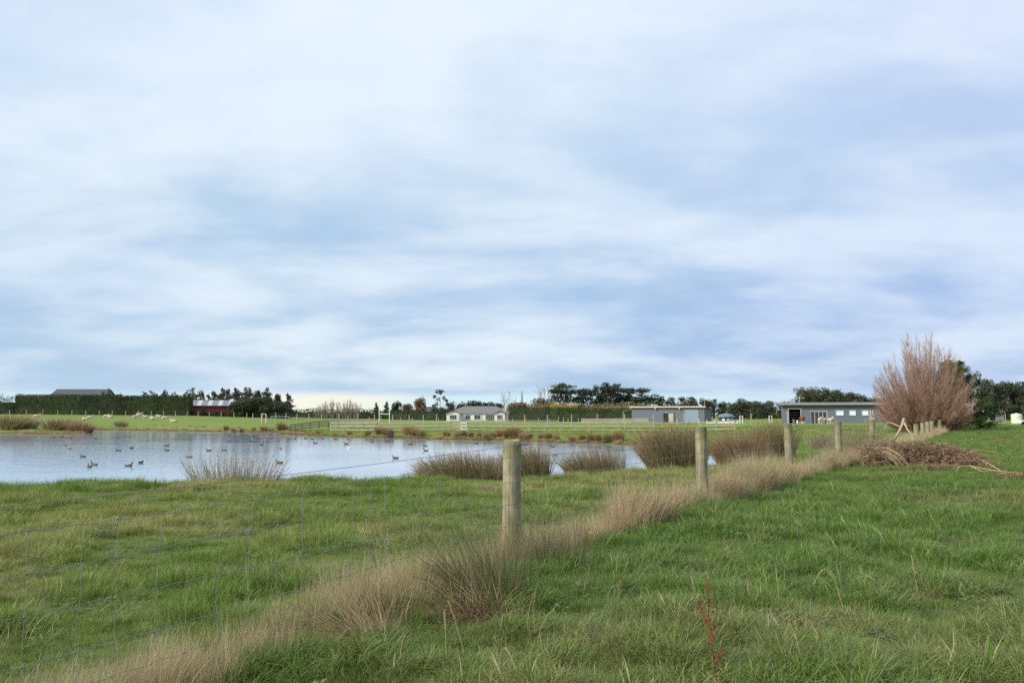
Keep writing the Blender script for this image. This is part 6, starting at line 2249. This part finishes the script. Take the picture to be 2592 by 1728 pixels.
def brush():
    r = np.random.default_rng(41)
    Y = 24.5
    xl, xr = xat(2215, Y), xat(2500, 22.8)
    root = thing('brush_heap', 'long heap of dead brown conifer branches beside the fence', 'brush heap', (xat(2360, Y), Y, hz(xat(2360, Y), Y)))
    cx = root.location[0]
    lf, tw = MB(), MB()
    for i in range(640):
        u = r.uniform(0, 1)
        px = 2200 + 285 * u
        yy = np.interp(u, [0, 0.45, 1], [25.6, 24.6, 22.9]) + r.normal(0, 0.45)
        prof = np.interp(u, [0, 0.1, 0.28, 0.5, 0.62, 0.75, 0.9, 1.0], [0.34, 0.50, 0.54, 0.56, 0.56, 0.46, 0.30, 0.12])
        x = xat(px, yy)
        z = r.uniform(0, 1) ** 0.7 * prof * (1 - min(1, abs(yy - np.interp(u, [0, 0.45, 1], [25.6, 24.6, 22.9])) / 1.3) ** 2) + 0.05
        d = np.array([r.normal(0.15, 0.8), r.normal(-0.35, 0.7), r.normal(0.25, 0.35)])
        spray(lf, tw, np.array([x - cx, yy - Y, z]), d, r.uniform(0.22, 0.46), r, 0.06, 75, 0.5)
    lf.build('dead_needles', m_deadleaf, root)
    tw.build('twigs', m_bark, root)
    for k in range(7):
        px = r.uniform(2230, 2480)
        yy = r.uniform(22.8, 25.4)
        mb = MB()
        a = np.array([xat(px, yy) - cx, yy - Y, r.uniform(0.15, 0.6)])
        b = a + np.array([r.normal(0.1, 0.7), r.normal(-0.1, 0.5), r.uniform(0.05, 0.35)])
        limb(mb, a, b, 0.011, 0.004, r, 5, 5, 0.25, 0.1)
        mb.build('branch', m_straw, root)
    # pale stripped fork standing out of the heap
    Y2 = 25.2
    P = lambda px, py, dy=0.0: np.array([xat(px, Y2 + dy), Y2 + dy, zat(py, Y2 + dy)])
    root = thing('stripped_fork', 'pale stripped forked branch standing up out of the brush heap', 'branch', (P(2288, 1110)[0], Y2, 0))
    o = np.array(root.location)
    segs = [([(2263, 1110, 0.1), (2275, 1090, 0.0), (2287, 1064, 0.0), (2288, 1058, 0)], [0.045, 0.055, 0.065, 0.05]),
            ([(2287, 1068, 0), (2296, 1088, -0.2), (2306, 1102, -0.35), (2309, 1118, -0.4), (2306, 1130, -0.45)], [0.05, 0.032, 0.026, 0.018, 0.01]),
            ([(2288, 1070, 0.05), (2303, 1080, 0.2), (2307, 1092, 0.3), (2303, 1104, 0.35)], [0.045, 0.032, 0.026, 0.02]),
            ([(2296, 1090, -0.2), (2310, 1101, -0.3), (2322, 1110, -0.3)], [0.026, 0.018, 0.008]),
            ([(2276, 1080, 0), (2262, 1072, 0.2), (2245, 1069, 0.3), (2236, 1058, 0.3), (2230, 1057, 0.3)], [0.026, 0.022, 0.018, 0.012, 0.006]),
            ([(2245, 1069, 0.3), (2240, 1078, 0.25), (2239, 1092, 0.2)], [0.018, 0.013, 0.008]),
            ([(2309, 1112, -0.4), (2314, 1122, -0.4), (2318, 1131, -0.4)], [0.016, 0.012, 0.006])]
    for pts, rad in segs:
        mb = MB()
        q = np.array([P(*p) for p in pts]) - o
        t = np.linspace(0, len(q) - 1, len(q) * 3)
        q = np.stack([np.interp(t, range(len(q)), q[:, j]) for j in range(3)], 1)
        q += r.normal(0, 0.006, q.shape)
        mb.tube(q, np.interp(t, range(len(rad)), rad) * 0.72, 7)
        mb.build('limb', m_stripped, root, smooth=True)
    # small heap left of it
    Y3 = 23.6
    root = thing('brush_bundle', 'smaller tangle of straw-coloured dead branches left of the brush heap', 'brush', (xat(2215, Y3), Y3, hz(xat(2215, Y3), Y3)))
    lf, tw = MB(), MB()
    for i in range(70):
        d = np.array([r.normal(0.5, 0.5), r.normal(-0.3, 0.4), r.normal(0.15, 0.4)])
        spray(lf, tw, np.array([r.normal(-0.15, 0.24), r.normal(0, 0.25), abs(r.normal(0.22, 0.2))]), d, r.uniform(0.25, 0.5), r, 0.055, 26)
    lf.build('dead_needles', m_deadleaf, root)
    for i in range(34):
        a = np.array([r.normal(0.0, 0.08), r.normal(0, 0.15), r.uniform(0.25, 0.55)])
        b = a + np.array([r.uniform(0.2, 0.72), r.normal(-0.35, 0.2), -r.uniform(0.15, 0.5)])
        limb(tw, a, b, 0.008, 0.004, r, 4, 4, 0.06, 0.15)
    tw.build('twigs', m_straw, root)
    # lone dead twiggy tuft under the fence
    x, y = at_z(2101, 1190, 0.0)
    root = thing('dead_twig_tuft', 'small upright dead brown tuft in the dry grass left of the fourth post', 'dead tuft', (x, y, hz(x, y)))
    lf, tw = MB(), MB()
    for i in range(40):
        spray(lf, tw, np.array([r.normal(0, 0.07), r.normal(0, 0.07), abs(r.normal(0.05, 0.06))]), np.array([r.normal(-0.15, 0.3), r.normal(0, 0.3), 1.0]), r.uniform(0.12, 0.34), r, 0.04, 18, 0.1)
    lf.build('dead_needles', m_deadleaf, root)
    tw.build('twigs', m_straw, root)
    # long bare branch lying on the grass
    x, y = at_z(2500, 1200, 0.0)
    z = hz(x, y)
    root = thing('fallen_branch', 'long bare branch lying on the grass right of the brush heap', 'branch', (x, y, z))
    Q = lambda px, py, zz: np.array([xat(px, y, py) - x, 0, 0]) + np.array([0, (1200 - py) * 0.03, zz])
    for pts, rad in [([(2432, 1192, 0.03), (2450, 1187, 0.15), (2475, 1188, 0.17), (2510, 1200, 0.08), (2545, 1211, 0.05), (2592, 1225, 0.04)], [0.006, 0.011, 0.014, 0.015, 0.014, 0.010]),
                     ([(2440, 1200, 0.03), (2490, 1202, 0.06), (2530, 1203, 0.06)], [0.005, 0.010, 0.012]), ([(2530, 1203, 0.06), (2526, 1185, 0.24), (2518, 1172, 0.36)], [0.016, 0.012, 0.005]),
                     ([(2475, 1188, 0.17), (2487, 1198, 0.06), (2489, 1204, 0.04)], [0.014, 0.012, 0.008])]:
        mb = MB()
        q = np.array([Q(*p) for p in pts])
        mb.tube(q, rad, 6)
        mb.build('limb', m_straw, root, smooth=True)
    for k, (px, py, n, lab) in enumerate([(2568, 1214, 36, 'low dead brown sprig lying near the right edge of the grass'), (2382, 1188, 26, 'small dead sprig lying just in front of the brush heap')]):
        x, y = at_z(px, py, 0.02)
        root = thing('dead_sprig', lab, 'dead sprig', (x, y, hz(x, y)))
        lf, tw = MB(), MB()
        for i in range(n):
            spray(lf, tw, np.array([r.normal(0, 0.16), r.normal(0, 0.12), abs(r.normal(0.06, 0.05))]), np.array([r.normal(0, 1), r.normal(0, 1), 0.3]), r.uniform(0.15, 0.35), r, 0.045, 20, 0.2)
        lf.build('dead_needles', m_deadleaf, root)
        tw.build('twigs', m_straw, root)
    # scrap of white litter
    x, y = at_z(2186, 1172, 0.0)
    mb = MB()
    rr = np.random.default_rng(2)
    g = np.array([(i * 0.05 - 0.075, j * 0.05 - 0.075, 0) for j in range(4) for i in range(4)], float)
    g[:, 2] = rr.uniform(0.05, 0.14, 16)
    mb.add(g, [(j * 4 + i, j * 4 + i + 1, j * 4 + i + 5, j * 4 + i + 4) for j in range(3) for i in range(3)])
    o = mb.build('litter_scrap', m_whitepaint, None, loc=(x, y, hz(x, y)))
    tag(o, 'small scrap of pale litter in the grass at the foot of the brush', 'litter')
    # flowering stalk of dock, dried red
    m_dock = mat('dried_red_dock', (0.27, 0.068, 0.030), (0.16, 0.040, 0.020), scale=20, rough=0.8)
    Yd = 4.42
    x = xat(1812, Yd, 1720)
    z0 = hz(x, Yd)
    root = thing('dock_plant', 'dried red dock stalk standing in the foreground grass', 'plant', (x, Yd, z0))
    Pd = lambda px, py, d=0.0: np.array([xat(px, Yd + d, py) - x, d, zat(py, Yd + d) - z0])
    seedb = MB()
    for pts, rad in [([(1815, 1740), (1808, 1690), (1800, 1620), (1795, 1560), (1790, 1510), (1793, 1470)], [0.0042, 0.004, 0.0036, 0.003, 0.0022, 0.0015]),
                     ([(1800, 1622), (1808, 1580), (1814, 1525)], [0.003, 0.0025, 0.0015]), ([(1797, 1590), (1780, 1560), (1768, 1515)], [0.0028, 0.002, 0.0012]), ([(1806, 1690), (1816, 1668), (1824, 1640)], [0.0016, 0.0012, 0.0008])]:
        mb = MB()
        q = np.array([Pd(*p) for p in pts])
        t = np.linspace(0, len(q) - 1, len(q) * 4)
        q = np.stack([np.interp(t, range(len(q)), q[:, j]) for j in range(3)], 1) + r.normal(0, 0.002, (len(t), 3))
        q[0, 2] = min(q[0, 2], -0.02) if q[0, 2] < 0.1 else q[0, 2]
        mb.tube(q, np.interp(t, range(len(rad)), rad), 6)
        mb.build('stem', m_dock, root)
        for i in range(int(len(q) * 3)):
            c = q[r.integers(len(q) // 4, len(q))] + r.normal(0, 0.007, 3)
            s = r.uniform(0.002, 0.0048)
            seedb.add(c + np.array([(s, 0, 0), (0, s, 0), (-s, 0, 0), (0, -s, 0), (0, 0, s * 1.4), (0, 0, -s * 1.4)]), [(0, 1, 4), (1, 2, 4), (2, 3, 4), (3, 0, 4), (1, 0, 5), (2, 1, 5), (3, 2, 5), (0, 3, 5)])
    tag(seedb.build('seed_clusters', m_dock, root), kind='stuff')
    # one yellow flower
    x, y = at_z(1493, 1400, 0.12)
    z = hz(x, y)
    zt = 0.30
    root = thing('yellow_flower', 'single small yellow flower in the grass right of the nearest post', 'flower', (x, y, z))
    mb = MB()
    mb.tube([(0, 0, -0.02), (0.01, 0, zt * 0.6), (0, 0, zt)], 0.0022, 5)
    mb.build('stem', m_grass_l, root)
    m_yel = mat('yellow_petal', (0.80, 0.52, 0.02), (0.75, 0.45, 0.02), rough=0.6)
    for k in range(9):
        a = k / 9 * 2 * math.pi
        mb = MB()
        c, s = math.cos(a), math.sin(a)
        mb.add([(0, 0, zt), (c * 0.017 - s * 0.006, s * 0.017 + c * 0.006, zt + 0.012), (c * 0.028, s * 0.028, zt + 0.012), (c * 0.017 + s * 0.006, s * 0.017 - c * 0.006, zt + 0.012)], [(0, 1, 2, 3)])
        mb.build('petal', m_yel, root)
    # tall bleached seed stalks in the near paddock
    G = 'bleached seed stalks in the near grass'
    for k, (px, py, tx, ty, arch) in enumerate([(1975, 1530, 1965, 1437, 0.0), (1900, 1540, 1893, 1472, 0), (2160, 1480, 2215, 1470, 0.25), (2330, 1520, 2308, 1404, 0), (2140, 1560, 2060, 1438, 0.05), (2090, 1690, 2068, 1610, 0), (2430, 1700, 2380, 1655, 0.2),
                                               (1175, 1660, 1135, 1520, 0), (1130, 1700, 1125, 1545, 0), (960, 1440, 925, 1312, 0), (1000, 1450, 948, 1312, 0), (1260, 1700, 1290, 1640, 0.05)]):
        x, y = at_z(px, py, 0.0)
        z = hz(x, y)
        ex = xat(tx, y, ty) - x
        ez = max(0.12, zat(ty, y) - z)
        root = thing('seed_stalk', 'bleached grass seed stalk, %s' % ['upright left of centre in the right paddock', 'short one left in the right paddock', 'arched over in the right paddock', 'tallest upright one in the right paddock', 'long slanting one in the right paddock',
                     'thin one near the bottom middle', 'arched one at the bottom right', 'left of the two standing before the dead rush', 'right of the two standing before the dead rush', 'leftmost by the netting left of the post', 'second by the netting left of the post', 'leaning one at the bottom centre'][k],
                     'grass stalk', (x, y, z), 0, G)
        t = np.linspace(0, 1, 9)
        q = np.stack([ex * t ** 1.2, 0.02 * np.sin(t * 3), ez * (t if not arch else np.sin(t * 2.3) / 0.95 * (1 - 0.1 * t))], 1)
        q[0, 2] = -0.03
        mb = MB()
        mb.tube(q, 0.0022 * (1 - 0.5 * t), 4)
        mb.build('stem', m_straw, root)
        mb = MB()
        tt = np.linspace(0.68, 1.0, 14)
        for i, u in enumerate(tt):
            c = np.array([np.interp(u, t, q[:, j]) for j in range(3)]) + np.array([0.003 * (-1) ** i, 0, 0])
            s = 0.0035
            mb.add(c + np.array([(s, 0, 0), (0, s, 0), (-s, 0, 0), (0, -s, 0), (0, 0, s * 2.4), (0, 0, -s * 2.4)]), [(0, 1, 4), (1, 2, 4), (2, 3, 4), (3, 0, 4), (1, 0, 5), (2, 1, 5), (3, 2, 5), (0, 3, 5)])
        tag(mb.build('seed_head', m_straw, root), kind='stuff')


brush()
